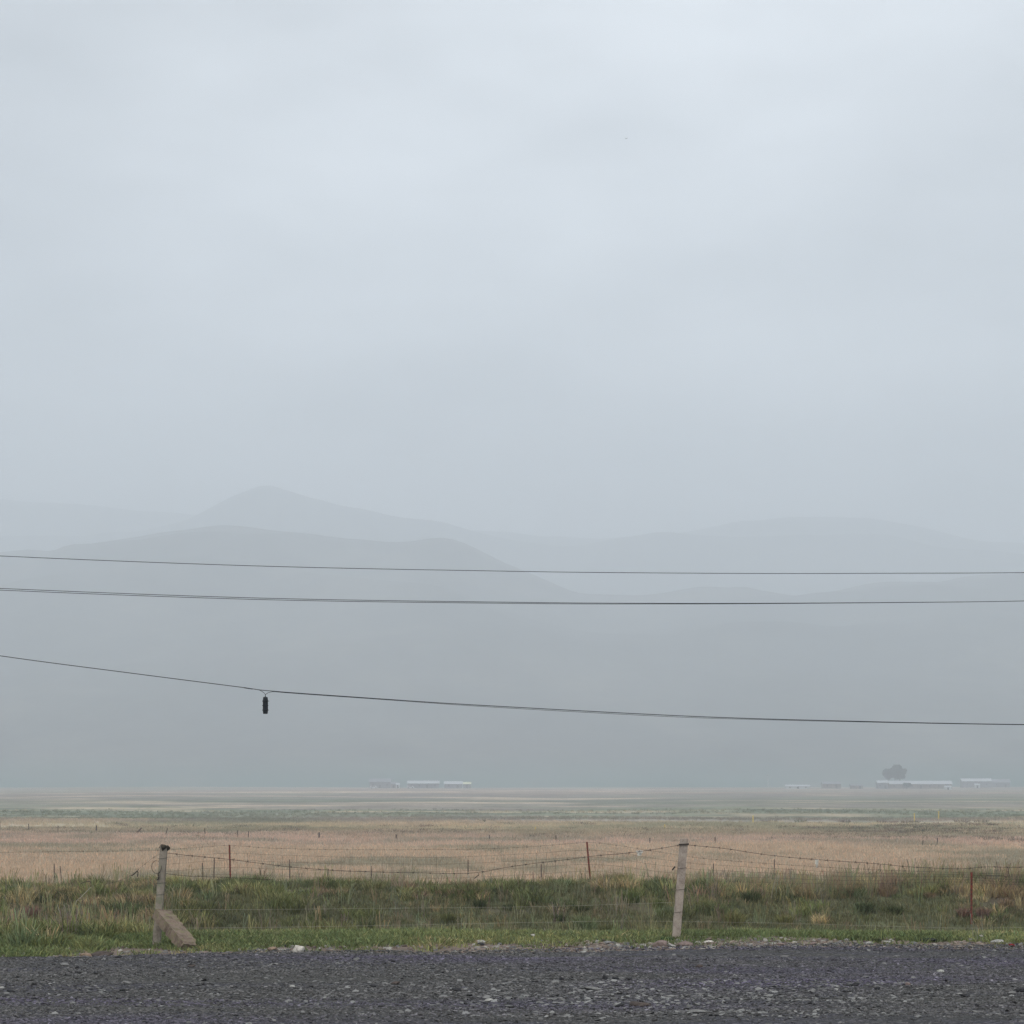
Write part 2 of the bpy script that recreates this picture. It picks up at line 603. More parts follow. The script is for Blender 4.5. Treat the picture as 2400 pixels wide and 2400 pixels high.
# ------------------------------------------------------------------ scattering (grass and gravel nobody could count)
def scatter(name, pts, rots, scls, idxs, tints, templates, label, cat):
    me = bpy.data.meshes.new(name)
    me.from_pydata([tuple(p) for p in pts], [], [])
    n = len(pts)
    for an, ty, arr, key in (('rot', 'FLOAT_VECTOR', rots, 'vector'), ('scl', 'FLOAT_VECTOR', scls, 'vector'),
                             ('tint', 'FLOAT_VECTOR', tints, 'vector'), ('pick', 'INT', idxs, 'value')):
        a = me.attributes.new(an, ty, 'POINT')
        a.data.foreach_set(key, np.ascontiguousarray(np.asarray(arr), dtype=np.int32 if ty == 'INT' else np.float32).ravel())
    o = link(name, me)
    c = bpy.data.collections.new(name + '_pieces')
    for t in templates:
        c.objects.link(t)
    ng = bpy.data.node_groups.new(name + '_scatter', 'GeometryNodeTree')
    ng.interface.new_socket('Geometry', in_out='INPUT', socket_type='NodeSocketGeometry')
    ng.interface.new_socket('Geometry', in_out='OUTPUT', socket_type='NodeSocketGeometry')
    N, L = ng.nodes, ng.links
    gi, go = N.new('NodeGroupInput'), N.new('NodeGroupOutput')
    ci = N.new('GeometryNodeCollectionInfo')
    ci.inputs['Collection'].default_value = c
    ci.inputs['Separate Children'].default_value = True
    ci.inputs['Reset Children'].default_value = True
    ip = N.new('GeometryNodeInstanceOnPoints')
    ip.inputs['Pick Instance'].default_value = True

    def named(an, ty):
        q = N.new('GeometryNodeInputNamedAttribute')
        q.data_type = ty
        q.inputs['Name'].default_value = an
        return next(s for s in q.outputs if s.name == 'Attribute' and s.enabled)
    e = N.new('FunctionNodeEulerToRotation')
    L.new(gi.outputs[0], ip.inputs['Points'])
    L.new(ci.outputs[0], ip.inputs['Instance'])
    L.new(named('pick', 'INT'), ip.inputs['Instance Index'])
    L.new(named('rot', 'FLOAT_VECTOR'), e.inputs[0])
    L.new(e.outputs[0], ip.inputs['Rotation'])
    L.new(named('scl', 'FLOAT_VECTOR'), ip.inputs['Scale'])
    L.new(ip.outputs[0], go.inputs[0])
    md = o.modifiers.new('scatter', 'NODES')
    md.node_group = ng
    return tag(o, label, cat, None, 'stuff')


def blades(n, h0, h1, spread, lean, width, seed, curl=0.5, base=(1, 1, 1), vary=0.25, head=False):
    """a tuft: verts, faces, colour of each blade"""
    r = random.Random(seed)
    vs, fs, cs = [], [], []
    for _ in range(n):
        a = r.uniform(0, 2 * math.pi)
        rad = spread * math.sqrt(r.random())
        bx, by = rad * math.cos(a), rad * math.sin(a)
        h = r.uniform(h0, h1) * (1 - 0.25 * rad / max(spread, 1e-6))
        da = a + r.uniform(-1.2, 1.2)
        ln = lean * (0.25 + 0.75 * rad / max(spread, 1e-6)) * r.uniform(0.3, 1.3)
        dx, dy = math.cos(da) * ln, math.sin(da) * ln
        fa = r.uniform(0, math.pi)
        wx, wy = math.cos(fa) * width * 0.5, math.sin(fa) * width * 0.5
        k = 1 + r.uniform(-vary, vary)
        hue = r.uniform(-0.5, 1) * min(vary, 0.22)
        c = (base[0] * k * (1 + hue * 0.7), base[1] * k, base[2] * k * (1 - hue * 0.4), 1)
        o = len(vs)
        p1 = (bx + dx * h * 0.4, by + dy * h * 0.4, h * 0.55)
        p2 = (bx + dx * h * (0.8 + curl * 0.4), by + dy * h * (0.8 + curl * 0.4), h * (1 - curl * 0.12 * ln))
        vs += [(bx - wx, by - wy, -0.03), (bx + wx, by + wy, -0.03),
               (p1[0] + wx * 0.8, p1[1] + wy * 0.8, p1[2]), (p1[0] - wx * 0.8, p1[1] - wy * 0.8, p1[2])]
        fs.append((o, o + 1, o + 2, o + 3))
        if head:
            vs += [(p2[0] - wx * 1.2, p2[1] - wy * 1.2, p2[2]), (p2[0] + wx * 1.2, p2[1] + wy * 1.2, p2[2])]
            fs.append((o + 3, o + 2, o + 5, o + 4))
            cs += [c] * 6
        else:
            vs += [p2]
            fs.append((o + 3, o + 2, o + 4))
            cs += [c] * 5
    return vs, fs, cs


def shaded_mesh(name, vs, fs, cs, mat, smooth=False):
    me = mesh(name, vs, fs, smooth)
    ca = me.color_attributes.new('shade', 'FLOAT_COLOR', 'POINT')
    ca.data.foreach_set('color', np.asarray(cs, dtype=np.float32).ravel())
    me.materials.append(mat)
    return me


def tuft_templates(nm, count, **kw):
    out = []
    for i in range(count):
        kw2 = dict(kw)
        sd = kw2.pop('seed') + i
        vs, fs, cs = blades(seed=sd, **kw2)
        out.append(bpy.data.objects.new('%s.%03d' % (nm, i), shaded_mesh(nm, vs, fs, cs, M_GRASS)))
    return out


def stone_geo(seed, sx, sy, sz, sub=2, rough=0.35, cut=0.0):
    bm = bmesh.new()
    bmesh.ops.create_icosphere(bm, subdivisions=sub, radius=1)
    for v in bm.verts:
        d = v.co.normalized()
        k = 1 + rough * noise.noise(d * 1.1 + Vector((seed * 3.1, seed * 1.7, 0))) + rough * 0.5 * noise.noise(d * 2.7 + Vector((0, seed * 2.3, 1)))
        p = d * k
        # broken planes
        for q in range(4):
            nrm = Vector((math.sin(seed * 5 + q * 2.1), math.cos(seed * 3 + q * 1.3), math.sin(seed + q * 4.2))).normalized()
            e = p.dot(nrm) - (0.72 + 0.1 * math.sin(seed * 7 + q))
            if e > 0:
                p = p - nrm * e * 0.85
        v.co = Vector((p.x * sx, p.y * sy, p.z * sz))
    return bm


def stone_templates(nm, count, sx, sy, sz, sub, seed):
    out = []
    for i in range(count):
        r = random.Random(seed + i)
        me = bm_mesh(nm, stone_geo(seed + i * 1.37, sx * r.uniform(0.7, 1.3), sy * r.uniform(0.7, 1.3), sz * r.uniform(0.7, 1.2), sub))
        ca = me.color_attributes.new('shade', 'FLOAT_COLOR', 'POINT')
        ca.data.foreach_set('color', np.ones(4 * len(me.vertices), dtype=np.float32))
        me.materials.append(M_STONES)
        out.append(bpy.data.objects.new('%s.%03d' % (nm, i), me))
    return out


# --- short turf and tall tussocks on the bank between road and field
GREENS = [(0.17, 0.195, 0.075), (0.215, 0.235, 0.095), (0.135, 0.165, 0.08), (0.27, 0.265, 0.12)]
DRY = [(0.38, 0.30, 0.17), (0.31, 0.225, 0.155), (0.44, 0.36, 0.2)]


def dryness(x, y):
    """how dry the grass is: brown at far left low on the slope and along the crest at the right"""
    u, v = 1200 + x / y * FPX, row(x, y)
    d = 0.10 + 0.45 * nz(x, y, 0.45, 61)
    d += 0.65 * math.exp(-((u - 60) / 210) ** 2 - ((v - 2150) / 40) ** 2)
    d += 0.55 * math.exp(-((u - 2330) / 170) ** 2 - ((v - 2120) / 28) ** 2)
    if u > 1620:
        d += 0.7 * min(1, (u - 1620) / 200) * math.exp(-((v - 2082) / 14) ** 2)
    return max(0, min(1, d))


def pick_tint(x, y, r, dr):
    if r.random() < dr:
        c = DRY[int(r.random() * 3)]
    else:
        c = GREENS[int(r.random() * 4)]
    k = 1.06 + 0.5 * nz(x, y, 0.8, 62) + r.uniform(-0.25, 0.25)
    return tuple(v * k for v in c)


def scatter_points(n, x_of, y0, y1, rnd, keep):
    out = []
    while len(out) < n:
        y = rnd.uniform(y0, y1)
        x = rnd.uniform(-x_of(y), x_of(y))
        if keep(x, y, rnd):
            out.append((x, y))
    return out


rnd = random.Random(5)
half = lambda y: 0.26 * y + 2.0


def keep_turf(x, y, r):
    e = edge(x)
    if y < e - 0.1:
        return False
    lim = max(0.03, min(1.0, (y - e - (0.55 if x < -1.5 else 0.85)) / 1.1 + 1.1 * nz(x, y, 1.1, 63)))
    bare = nz(x, y, 0.5, 6) + 0.5 * nz(x, y, 1.7, 7)
    if bare > 0.3:
        lim *= 0.25
    return r.random() < lim


pts = scatter_points(24000, half, 22.3, 30.5, rnd, keep_turf) + scatter_points(5000, half, 30.5, 38, rnd, keep_turf) + scatter_points(15000, half, 38, 44.5, rnd, keep_turf)
P, R_, S_, I_, T_ = [], [], [], [], []
for x, y in pts:
    P.append((x, y, H(x, y)))
    R_.append((rnd.uniform(-0.1, 0.1), rnd.uniform(-0.1, 0.1), rnd.uniform(0, 6.28)))
    s = rnd.uniform(0.6, 1.25) * (1 + 0.5 * max(0, nz(x, y, 0.6, 64)))
    hs = float(np.interp(y, [24.5, 26, 30, 38.5, 39.5], [0.5, 0.75, 0.5, 0.6, 0.85]))
    S_.append((s, s, s * hs))
    I_.append(rnd.randrange(6))
    dr = dryness(x, y) * 0.6
    c = pick_tint(x, y, rnd, dr)
    if y < 38:
        q = 0.5 + 0.8 * nz(x, y, 0.45, 69)
        q = max(0.1, min(0.75, q))
        c = tuple(a * (1 - q) + b * q for a, b in zip(c, (0.14, 0.19, 0.075)))
    else:
        c = tuple(a * 0.45 + b * 0.55 for a, b in zip(c, (0.17, 0.165, 0.105)))
    T_.append(c)
scatter('turf_grass', P, R_, S_, I_, T_,
        tuft_templates('turf_tuft', 6, n=20, h0=0.04, h1=0.15, spread=0.11, lean=0.8, width=0.012, seed=100, vary=0.45),
        'short green grass covering the bank beside the gravel', 'grass')


def keep_tall(x, y, r):
    u = 1200 + x / y * FPX
    if y < 38.9:                                       # the near slope is short turf, but for the rough corner at the left
        if u < 340 and y > edge(x) + 1.0:
            return r.random() < 0.22 * min(1, (340 - u) / 120) * (1 + 1.5 * nz(x, y, 0.8, 67))
        return r.random() < 0.012 * (1 + 3 * nz(x, y, 0.5, 68)) and y > 26.5
    c = nz(x, y, 0.8, 65) + 0.5 * nz(x, y, 2.1, 66)
    lim = 1.6 * max(0, c - 0.02)
    if u > 1720 and y < 41.2:
        lim *= 0.22
    if y > 41.3:
        lim = 0.35 + 1.2 * max(0, c + 0.1)
    if y > 43.4:
        lim *= 0.3
    return r.random() < lim


pts = []
for x, y in scatter_points(380, half, 23.5, 44, rnd, keep_tall):   # one centre for each bunch, its tufts close round it
    dr = dryness(x, y)
    base = pick_tint(x, y, rnd, dr)
    big = rnd.uniform(0.6, 1.25)
    for _ in range(int(rnd.uniform(3, 9) * big)):
        a_, q_ = rnd.uniform(0, 6.28), abs(rnd.gauss(0, 0.2)) * big
        k = rnd.uniform(0.85, 1.15)
        c = base if rnd.random() < 0.75 else pick_tint(x, y, rnd, dr)
        pts.append((x + 1.3 * q_ * math.cos(a_), y + q_ * math.sin(a_), tuple(v * k for v in c), big * rnd.uniform(0.65, 1.1)))
for x, y in scatter_points(700, half, 38.9, 44, rnd, keep_tall):
    pts.append((x, y, pick_tint(x, y, rnd, dryness(x, y)), rnd.uniform(0.45, 0.85)))
P, R_, S_, I_, T_ = [], [], [], [], []
for x, y, c, s in pts:
    P.append((x, y, H(x, y) - 0.01))
    R_.append((rnd.uniform(-0.12, 0.12), rnd.uniform(-0.12, 0.12), rnd.uniform(0, 6.28)))
    S_.append((s * rnd.uniform(0.9, 1.2), s * rnd.uniform(0.9, 1.2), s))
    I_.append(rnd.randrange(8))
    T_.append(c)
scatter('tall_grass', P, R_, S_, I_, T_,
        tuft_templates('tall_tuft', 8, n=62, h0=0.09, h1=0.30, spread=0.13, lean=0.9, width=0.014, seed=200, vary=0.55),
        'taller bunchgrass growing thick along the far bank', 'grass')

# thin seeding stalks standing over the bank
def keep_stalk(x, y, r):
    u = 1200 + x / y * FPX
    if y < 38.5:
        return r.random() < (0.07 if u < 330 else 0.0015)
    if y > 41.2 and u > 1600:
        return r.random() < 0.9
    if u > 1720:
        return r.random() < 0.06 + 0.12 * dryness(x, y)
    return r.random() < 0.1 + 0.3 * dryness(x, y)


pts = scatter_points(1300, half, 24.5, 44.5, rnd, keep_stalk)
P, R_, S_, I_, T_ = [], [], [], [], []
for x, y in pts:
    P.append((x, y, H(x, y)))
    R_.append((rnd.uniform(-0.1, 0.1), rnd.uniform(-0.1, 0.1), rnd.uniform(0, 6.28)))
    s = rnd.uniform(0.7, 1.2)
    S_.append((s, s, s))
    I_.append(rnd.randrange(5))
    T_.append(tuple(v * rnd.uniform(0.8, 1.2) for v in ((0.34, 0.31, 0.18) if rnd.random() < 0.75 else (0.27, 0.22, 0.15))))
scatter('grass_stalks', P, R_, S_, I_, T_,
        tuft_templates('stalk_tuft', 5, n=9, h0=0.25, h1=0.5, spread=0.12, lean=0.3, width=0.008, seed=300, curl=0.2, head=True),
        'pale seeding grass stalks scattered over the bank', 'grass')

# --- dry field beyond the bank
pts = []
rr = random.Random(9)
for (n, y0, y1) in ((5000, 44, 75), (26000, 75, 135), (20000, 135, 200), (16000, 200, 380)):
    pts += scatter_points(n, lambda y: 0.25 * y + 3, y0, y1, rr, lambda x, y, r: r.random() < (1.0 if y < 200 else (380 - y) / 180 * (0.4 + nz(x * 0.3, y, 0.04, 14) * 1.2)))
P, R_, S_, I_, T_ = [], [], [], [], []
for x, y in pts:
    P.append((x, y, H(x, y)))
    R_.append((rr.uniform(-0.1, 0.1), rr.uniform(-0.1, 0.1), rr.uniform(0, 6.28)))
    s = rr.uniform(0.65, 1.15) * (1.0 if y < 110 else 1.15) * float(np.interp(y, [150, 300], [1, 0.6]))
    S_.append((s * (1.0 if y < 110 else 1.5), s * (1.0 if y < 110 else 1.5), s))
    I_.append(rr.randrange(6))
    c = tone(x, y) if y > 60 else (TAN if rr.random() < 0.8 else (0.2, 0.2, 0.09))
    k = rr.uniform(0.85, 1.2)
    T_.append(tuple(v * k for v in c))
scatter('dry_field_grass', P, R_, S_, I_, T_,
        tuft_templates('dry_tuft', 6, n=26, h0=0.22, h1=0.5, spread=0.3, lean=0.25, width=0.014, seed=400, curl=0.2, head=True),
        'dry tan grass filling the field behind the fences', 'grass')

# --- dark bunchgrass far out in the field
P, R_, S_, I_, T_ = [], [], [], [], []
for _ in range(4200):
    if rr.random() < 0.6:
        u, v = rr.gauss(2150, 200), rr.gauss(1962, 14)
    else:
        u, v = rr.uniform(-100, 2500), rr.gauss(1958, 10)
    if v < 1925: continue
    y = (EYE + 2.7) * FPX / (v - HZ)
    x = (u - 1200) / FPX * y
    if nz(x, y * 2.5, 0.09, 71) < 0.02: continue
    P.append((x, y, H(x, y)))
    R_.append((0, 0, rr.uniform(0, 6.28)))
    s = rr.uniform(0.8, 1.5)
    S_.append((s * 2.2, s * 2.2, s))
    I_.append(rr.randrange(4))
    T_.append(tuple(q * rr.uniform(0.8, 1.2) for q in ((0.13, 0.13, 0.085) if rr.random() < 0.6 else (0.17, 0.125, 0.105))))
scatter('far_bunchgrass', P, R_, S_, I_, T_,
        tuft_templates('far_tuft', 4, n=60, h0=0.2, h1=0.45, spread=0.3, lean=0.5, width=0.02, seed=500),
        'dark bunchgrass in streaks far out in the field', 'grass')

# --- gravel
P, R_, S_, I_, T_ = [], [], [], [], []
rg = random.Random(21)


def add_stone(x, y, z, s, flat, tint):
    P.append((x, y, z + 0.15 * s * flat))
    R_.append((rg.gauss(0, 0.22), rg.gauss(0, 0.22), rg.uniform(0, 6.28)))
    
    e_ = rg.uniform(1.0, 1.7)
    S_.append((s * e_, s, s * flat))
    I_.append(rg.randrange(10))
    T_.append(tint)


n = 0
while n < 130000:
    y = rg.uniform(13.5, 24.0)
    x = rg.uniform(-0.26 * y - 1.2, 0.26 * y + 1.2)
    if y > edge(x): continue
    band = nz(x * 0.3, y, 0.8, 24)
    if rg.random() > 0.6 + 1.1 * band: continue
    s = 0.006 + 0.011 * rg.random() ** 2.5
    g = rg.uniform(0.04, 0.17) * (1.8 if rg.random() < 0.06 else 1)
    bl = nz(x * 0.25, y * 1.1, 0.9, 25)
    bl = max(0, bl - 0.05)
    t = (g * 1.02, g * (0.98 - 0.15 * bl), g * (0.95 + 0.55 * bl))
    add_stone(x, y, road_z(x, y), s, rg.uniform(0.4, 0.8), t)
    n += 1
n = 0
while n < 6000:                              # flat slate chips, thickest in bands along the middle
    y = rg.uniform(13.5, 23.6)
    x = rg.uniform(-0.26 * y - 1.2, 0.26 * y + 1.2)
    if y > edge(x) - 0.1: continue
    u, v = 1200 + x / y * FPX, HZ + EYE * FPX / y
    dens = 0.08 + 0.8 * math.exp(-((v - 2330) / 34) ** 2) * (0.35 + 0.65 * math.exp(-((u - 1500) / 480) ** 2)) + 0.5 * max(0, nz(x * 0.35, y, 0.9, 26))
    if rg.random() > dens: continue
    s = 0.011 + 0.021 * rg.random() ** 3
    g = rg.uniform(0.1, 0.24) if rg.random() < 0.7 else rg.uniform(0.025, 0.05)
    add_stone(x, y, road_z(x, y), s, rg.uniform(0.12, 0.38), (g, g * 0.98, g * 0.93))
    n += 1
for _ in range(1500):                        # worn streaks where pale slate lies thickest
    v = rg.choice([2306, 2322, 2338, 2352, 2380]) + rg.gauss(0, 5)
    u = rg.gauss(1560, 330) if rg.random() < 0.7 else rg.uniform(-100, 2500)
    y = EYE * FPX / (v - HZ)
    x = (u - 1200) / FPX * y
    g = rg.uniform(0.16, 0.3) if rg.random() < 0.8 else 0.04
    add_stone(x, y, road_z(x, y), 0.012 + 0.024 * rg.random() ** 2, rg.uniform(0.15, 0.32), (g, g * 0.985, g * 0.94))
scatter('road_gravel', P, R_, S_, I_, T_, stone_templates('gravel_stone', 10, 1, 1, 0.9, 1, 3.0),
        'loose dark gravel and slate chips on the roadside', 'gravel')

P, R_, S_, I_, T_ = [], [], [], [], []
n = 0
while n < 15000:
    x = rg.uniform(-7.5, 7.5)
    y = edge(x) + abs(rg.gauss(0, 0.8)) - 0.3
    if y > 26.5: continue
    if rg.random() > 0.65 + nz(x, y, 0.7, 27): continue
    s = 0.008 + 0.03 * rg.random() ** 4
    c = rg.choice([(0.2, 0.15, 0.12), (0.26, 0.21, 0.17), (0.14, 0.11, 0.09), (0.34, 0.32, 0.28), (0.17, 0.165, 0.16)])
    k = rg.uniform(0.7, 1.2)
    add_stone(x, y, max(H(x, y), -0.03), s, rg.uniform(0.4, 0.9), tuple(q * k for q in c))
    n += 1
scatter('verge_gravel', P, R_, S_, I_, T_, stone_templates('verge_stone', 10, 1, 1, 0.9, 1, 9.0),
        'pinkish gravel strip between the grass and the dark road', 'gravel')


# ------------------------------------------------------------------ roadside fence (concrete posts)
def post_mesh(top, bot, w_top, w_bot, dp, seed, chip=0.0, cap=0.0):
    """a leaning, slightly tapered square concrete post from bottom centre to top centre"""
    bm = bmesh.new()
    n = 22
    ring = 12
    rows_ = []
    ax = (top - bot)
    for j in range(n + 1):
        t = j / n
        c = bot + ax * t
        w = w_bot * (1 - t) + w_top * t
        r_ = []
        for k in range(ring):
            a = 2 * math.pi * (k + 0.5) / ring
            ca, sa = math.cos(a), math.sin(a)
            q = 1 / max(abs(ca), abs(sa))
            q = min(q, 1.27)
            p = Vector((ca * q * w / 2, sa * q * dp / 2, 0))
            nn = noise.noise(Vector((p.x * 30 + seed, p.y * 30, t * 26))) * 0.004
            if chip and t > 1 - chip:
                nn -= 0.012 * max(0, noise.noise(Vector((ca * 2 + seed, sa * 2, t * 30))))
            p *= 1 + nn / (w / 2)
            r_.append(bm.verts.new(c + p))
        rows_.append(r_)
    for j in range(n):
        for k in range(ring):
            bm.faces.new((rows_[j][k], rows_[j][(k + 1) % ring], rows_[j + 1][(k + 1) % ring], rows_[j + 1][k]))
    bm.faces.new(rows_[-1])
    bm.faces.new(rows_[0][::-1])
    return bm_mesh('post', bm, False)


def tie_mesh(c, w, d, r, tilt=0.0, turns=2):
    pts = []
    for i in range(turns * 8 + 1):
        a = 2 * math.pi * i / 8 + math.pi / 4
        ca, sa = math.cos(a), math.sin(a)
        q = min(1 / max(abs(ca), abs(sa)), 1.41)
        pts.append(c + Vector((ca * q * (w / 2 + r), sa * q * (d / 2 + r), (i / (turns * 8) - 0.5) * 0.018 + tilt * ca)))
    return mesh('tie', *tube_geo(pts, r, 5))


def barbed(pts, r, gap, seed, barb=0.022):
    """a sagging wire with twisted barbs"""
    c = spline(pts, 14)
    rb = random.Random(seed)
    for i, p in enumerate(c):
        p.z += 0.004 * noise.noise(Vector((p.x * 2.5, seed, 0)))
    geos = [tube_geo(c, r, 5)]
    acc = 0
    for a, b in zip(c[:-1], c[1:]):
        acc += (b - a).length
        if acc > gap:
            acc = rb.uniform(-0.3, 0.15) * gap
            t = (b - a).normalized()
            geos.append(tube_geo([a - t * barb * 0.5, a + t * barb * 0.5], r * 1.9, 5))
            for s in (-1, 1):
                d = Vector((rb.uniform(-0.3, 0.3), rb.uniform(-1, 1), rb.uniform(-1, 1))).normalized()
                geos.append(tube_geo([a + t * s * 0.006 - d * barb, a + t * s * 0.006 + d * barb], r * 0.75, 4))
    return mesh('wire', *merge(geos))


DL, DR = 24.2, 25.2                                   # the fence runs slightly away to the right


def fd(x):
    return DL + (DR - DL) * (x - 375) / (1590 - 375)


def fp(x, y):
    return px(x, y, fd(x))


fence_o = px(375, 2210, DL)
fence_o.z = 0
F1 = empty('roadside_fence', fence_o)
tag(F1, 'broken roadside barbed wire fence on two leaning concrete posts', 'fence')


def fpart(name, me, mat, parent=F1):
    return link(name, rel(me, fence_o), mat, parent)


lp = fpart('concrete_post', post_mesh(px(384.5, 1981, DL), px(366, 2222, DL), 0.083, 0.094, 0.09, 3.0, 0.12), M_CONC2)
lp['label'] = 'shorter mossy topped post with a wire loop and a leaning brace'
# mossy cap, chipped and uneven
bm = stone_geo(4.0, 0.062, 0.064, 0.045, 3, 0.45)
bmesh.ops.translate(bm, verts=bm.verts, vec=px(385, 1988, DL))
fpart('moss_cap', bm_mesh('moss_cap', bm), M_MOSS, lp)
for yy, ww in ((2070, 0.09), (2097, 0.09), (2012, 0.087)):
    cx_ = 366 + (2222 - yy) / 241 * 18.5
    fpart('tie_wire', tie_mesh(px(cx_, yy, DL), ww, 0.095, 0.0022, 0.002, 1), M_WIRE, lp)
loop = [px(376 + 11.5 * math.cos(a) - 9, 2032 + 15 * math.sin(a), DL - 0.05 - 0.02 * math.sin(a * 2)) for a in np.linspace(-1.2, 4.7, 22)]
fpart('wire_loop', mesh('wire_loop', *tube_geo(loop, 0.0032, 5)), M_WIRE, lp)
knot = [px(375, 2044, DL - 0.06), px(370, 2048, DL - 0.06), px(372, 2053, DL - 0.065), px(371, 2060, DL - 0.06), px(368, 2062, DL - 0.055)]
fpart('wire_knot', mesh('wire_knot', *tube_geo(spline(knot, 4), 0.0075, 6)), M_WIRE, lp)

rp = fpart('concrete_post', post_mesh(px(1603.5, 1966, DR), px(1584, 2206, DR), 0.094, 0.100, 0.10, 8.0), M_CONC)
rp['label'] = 'taller clean pinkish post leaning right'
fpart('tie_wire', tie_mesh(px(1602.5, 1979, DR), 0.097, 0.104, 0.0055, 0.003, 2), M_WIRE, rp)
for yy in (2085, 2035, 2138):
    cx_ = 1584 + (2206 - yy) / 240 * 19.5
    fpart('tie_wire', tie_mesh(px(cx_, yy, DR), 0.099, 0.104, 0.0024, 0.004, 1), M_WIRE, rp)
clip = [px(1575.5, 2039.5, DR - 0.06), px(1582, 2031, DR - 0.06)]
fpart('wire_clip', mesh('wire_clip', *tube_geo(clip, 0.0095, 6)), M_TARP, rp)

# fallen concrete brace leaning on the left post, foot towards the road
bt, bb = px(379, 2142, DL - 0.12), px(443, 2220, DL - 0.62)
bb.z = max(bb.z, -0.02)
ax = (bb - bt).normalized()
side = ax.cross(Vector((0, 0, 1))).normalized() * -1
side = (side + Vector((0.0, 0.55, 0))).normalized()
side = (side - ax * side.dot(ax)).normalized()
upv = side.cross(ax).normalized()
if upv.z < 0: upv = -upv
bm = bmesh.new()
N_ = 36
prev = None
for j in range(N_ + 1):
    t = j / N_
    c = bt.lerp(bb, t)
    ringv = []
    for (a, b) in [(-1, -1), (-0.3, -1), (0.3, -1), (1, -1), (1, 0), (1, 1), (0.35, 1.0), (-0.35, 1.0), (-1, 1), (-1, 0)]:
        e = 0.011 * noise.noise(Vector((a * 2, b * 2, t * 14))) + 0.006 * noise.noise(Vector((a * 5, b * 3, t * 37)))
        if t > 0.86 and b > 0:
            e -= 0.02 * (t - 0.86) / 0.14 * (1 + noise.noise(Vector((a * 5, 3, t * 20))))
        ringv.append(bm.verts.new(c + side * a * (0.104 + e) + upv * b * (0.058 + e) + ax * (0.02 * noise.noise(Vector((a * 3, b * 3, 7))) if j in (0, N_) else 0)))
    if prev:
        m_ = len(ringv)
        for k in range(m_):
            bm.faces.new((prev[k], prev[(k + 1) % m_], ringv[(k + 1) % m_], ringv[k]))
    else:
        bm.faces.new(ringv[::-1])
    prev = ringv
bm.faces.new(prev)
bmesh.ops.recalc_face_normals(bm, faces=bm.faces)
brace = link('concrete_brace', rel(bm_mesh('concrete_brace', bm), bb), M_BRACE, None, bb)
tag(brace, 'broken lichen covered concrete strut leaning against the left fence post', 'concrete strut')

# wires of the roadside fence
top1 = [(388, 1999), (450, 2006), (537, 2014), (600, 2022), (690, 2033), (830, 2042), (950, 2045), (1080, 2047), (1140, 2042), (1200, 2031), (1380, 2008), (1490, 1997), (1598, 1980)]
top2 = [(1610, 1980), (1700, 1989), (1800, 2004), (1920, 2015), (2050, 2024), (2150, 2033), (2250, 2036), (2310, 2032), (2400, 2032), (2560, 2020), (2760, 1992)]
fpart('barbed_wire', barbed([fp(*p) for p in top1], 0.0027, 0.13, 1, 0.019), M_WIRE)
fpart('barbed_wire', barbed([fp(*p) for p in top2], 0.0027, 0.13, 2, 0.019), M_WIRE)
bw = fpart('barbed_wire', barbed([fp(*p) for p in [(378, 2000), (358, 2011), (345, 2021), (329, 2034), (310, 2050), (285, 2062), (250, 2072)]], 0.0013, 0.1, 3, 0.02), M_WIRE)
bw['label'] = 'snapped wire drooping from the left post'
fpart('hooked_wire', mesh('hooked_wire', *tube_geo(spline([fp(308, 2053), fp(314, 2049), fp(321, 2042), fp(323.5, 2046), fp(322, 2055)], 4), 0.0065, 6)), M_WIRE)
fpart('hooked_wire', mesh('hooked_wire', *tube_geo(spline([fp(189, 2072), fp(196, 2068), fp(210, 2066), fp(213, 2070), fp(213, 2079)], 4), 0.0045, 6)), M_WIRE)
fpart('loose_strand', mesh('loose_strand', *tube_geo(spline([fp(213, 2079), fp(204, 2088), fp(192, 2101), fp(180, 2111), fp(176, 2120)], 4), 0.0042, 5)), M_PALEWIRE)
for pts_ in ([(372, 2132), (600, 2131), (850, 2129), (1200, 2126), (1400, 2121), (1590, 2115)],
             [(372, 2176), (600, 2174), (850, 2170), (1200, 2163), (1450, 2159), (1590, 2160)],
             [(1590, 2160), (1800, 2163), (2050, 2170), (2250, 2175), (2400, 2174), (2760, 2165)],
             [(1590, 2194), (1800, 2197), (2100, 2197), (2400, 2193), (2760, 2188)]):
    fpart('strand', mesh('strand', *tube_geo(spline([fp(x_, y_ + 1.5 * nz(x_, y_, 0.02, 3)) for x_, y_ in pts_], 10), 0.0013, 4)), M_PALEWIRE)
fpart('strand', mesh('strand', *tube_geo(spline([fp(388, 2047), fp(400, 2049), fp(440, 2053), fp(520, 2056), fp(640, 2062)], 6), 0.0024, 4)), M_WIRE)
for (a, b) in (((770, 2036), (770, 2064)), ((2365, 2033), (2366, 2053)), ((2064, 2026), (2066, 2046))):
    fpart('stay_wire', mesh('stay_wire', *tube_geo(spline([fp(*a), fp(a[0] - 1.5, (a[1] + b[1]) / 2), fp(*b)], 4), 0.004, 5)), M_WIRE)
fpart('hooked_wire', mesh('hooked_wire', *tube_geo(spline([fp(1112, 2059), fp(1119, 2053), fp(1122, 2051), fp(1122, 2047)], 4), 0.005, 5)), M_WIRE)
low = [(2308, 2060), (2310, 2053), (2318, 2052), (2340, 2052.5), (2354, 2053), (2358, 2057), (2361, 2053), (2372, 2053), (2420, 2053)]
fpart('hooked_wire', mesh('hooked_wire', *tube_geo(spline([fp(*p) for p in low], 5), 0.0034, 5)), M_WIRE)


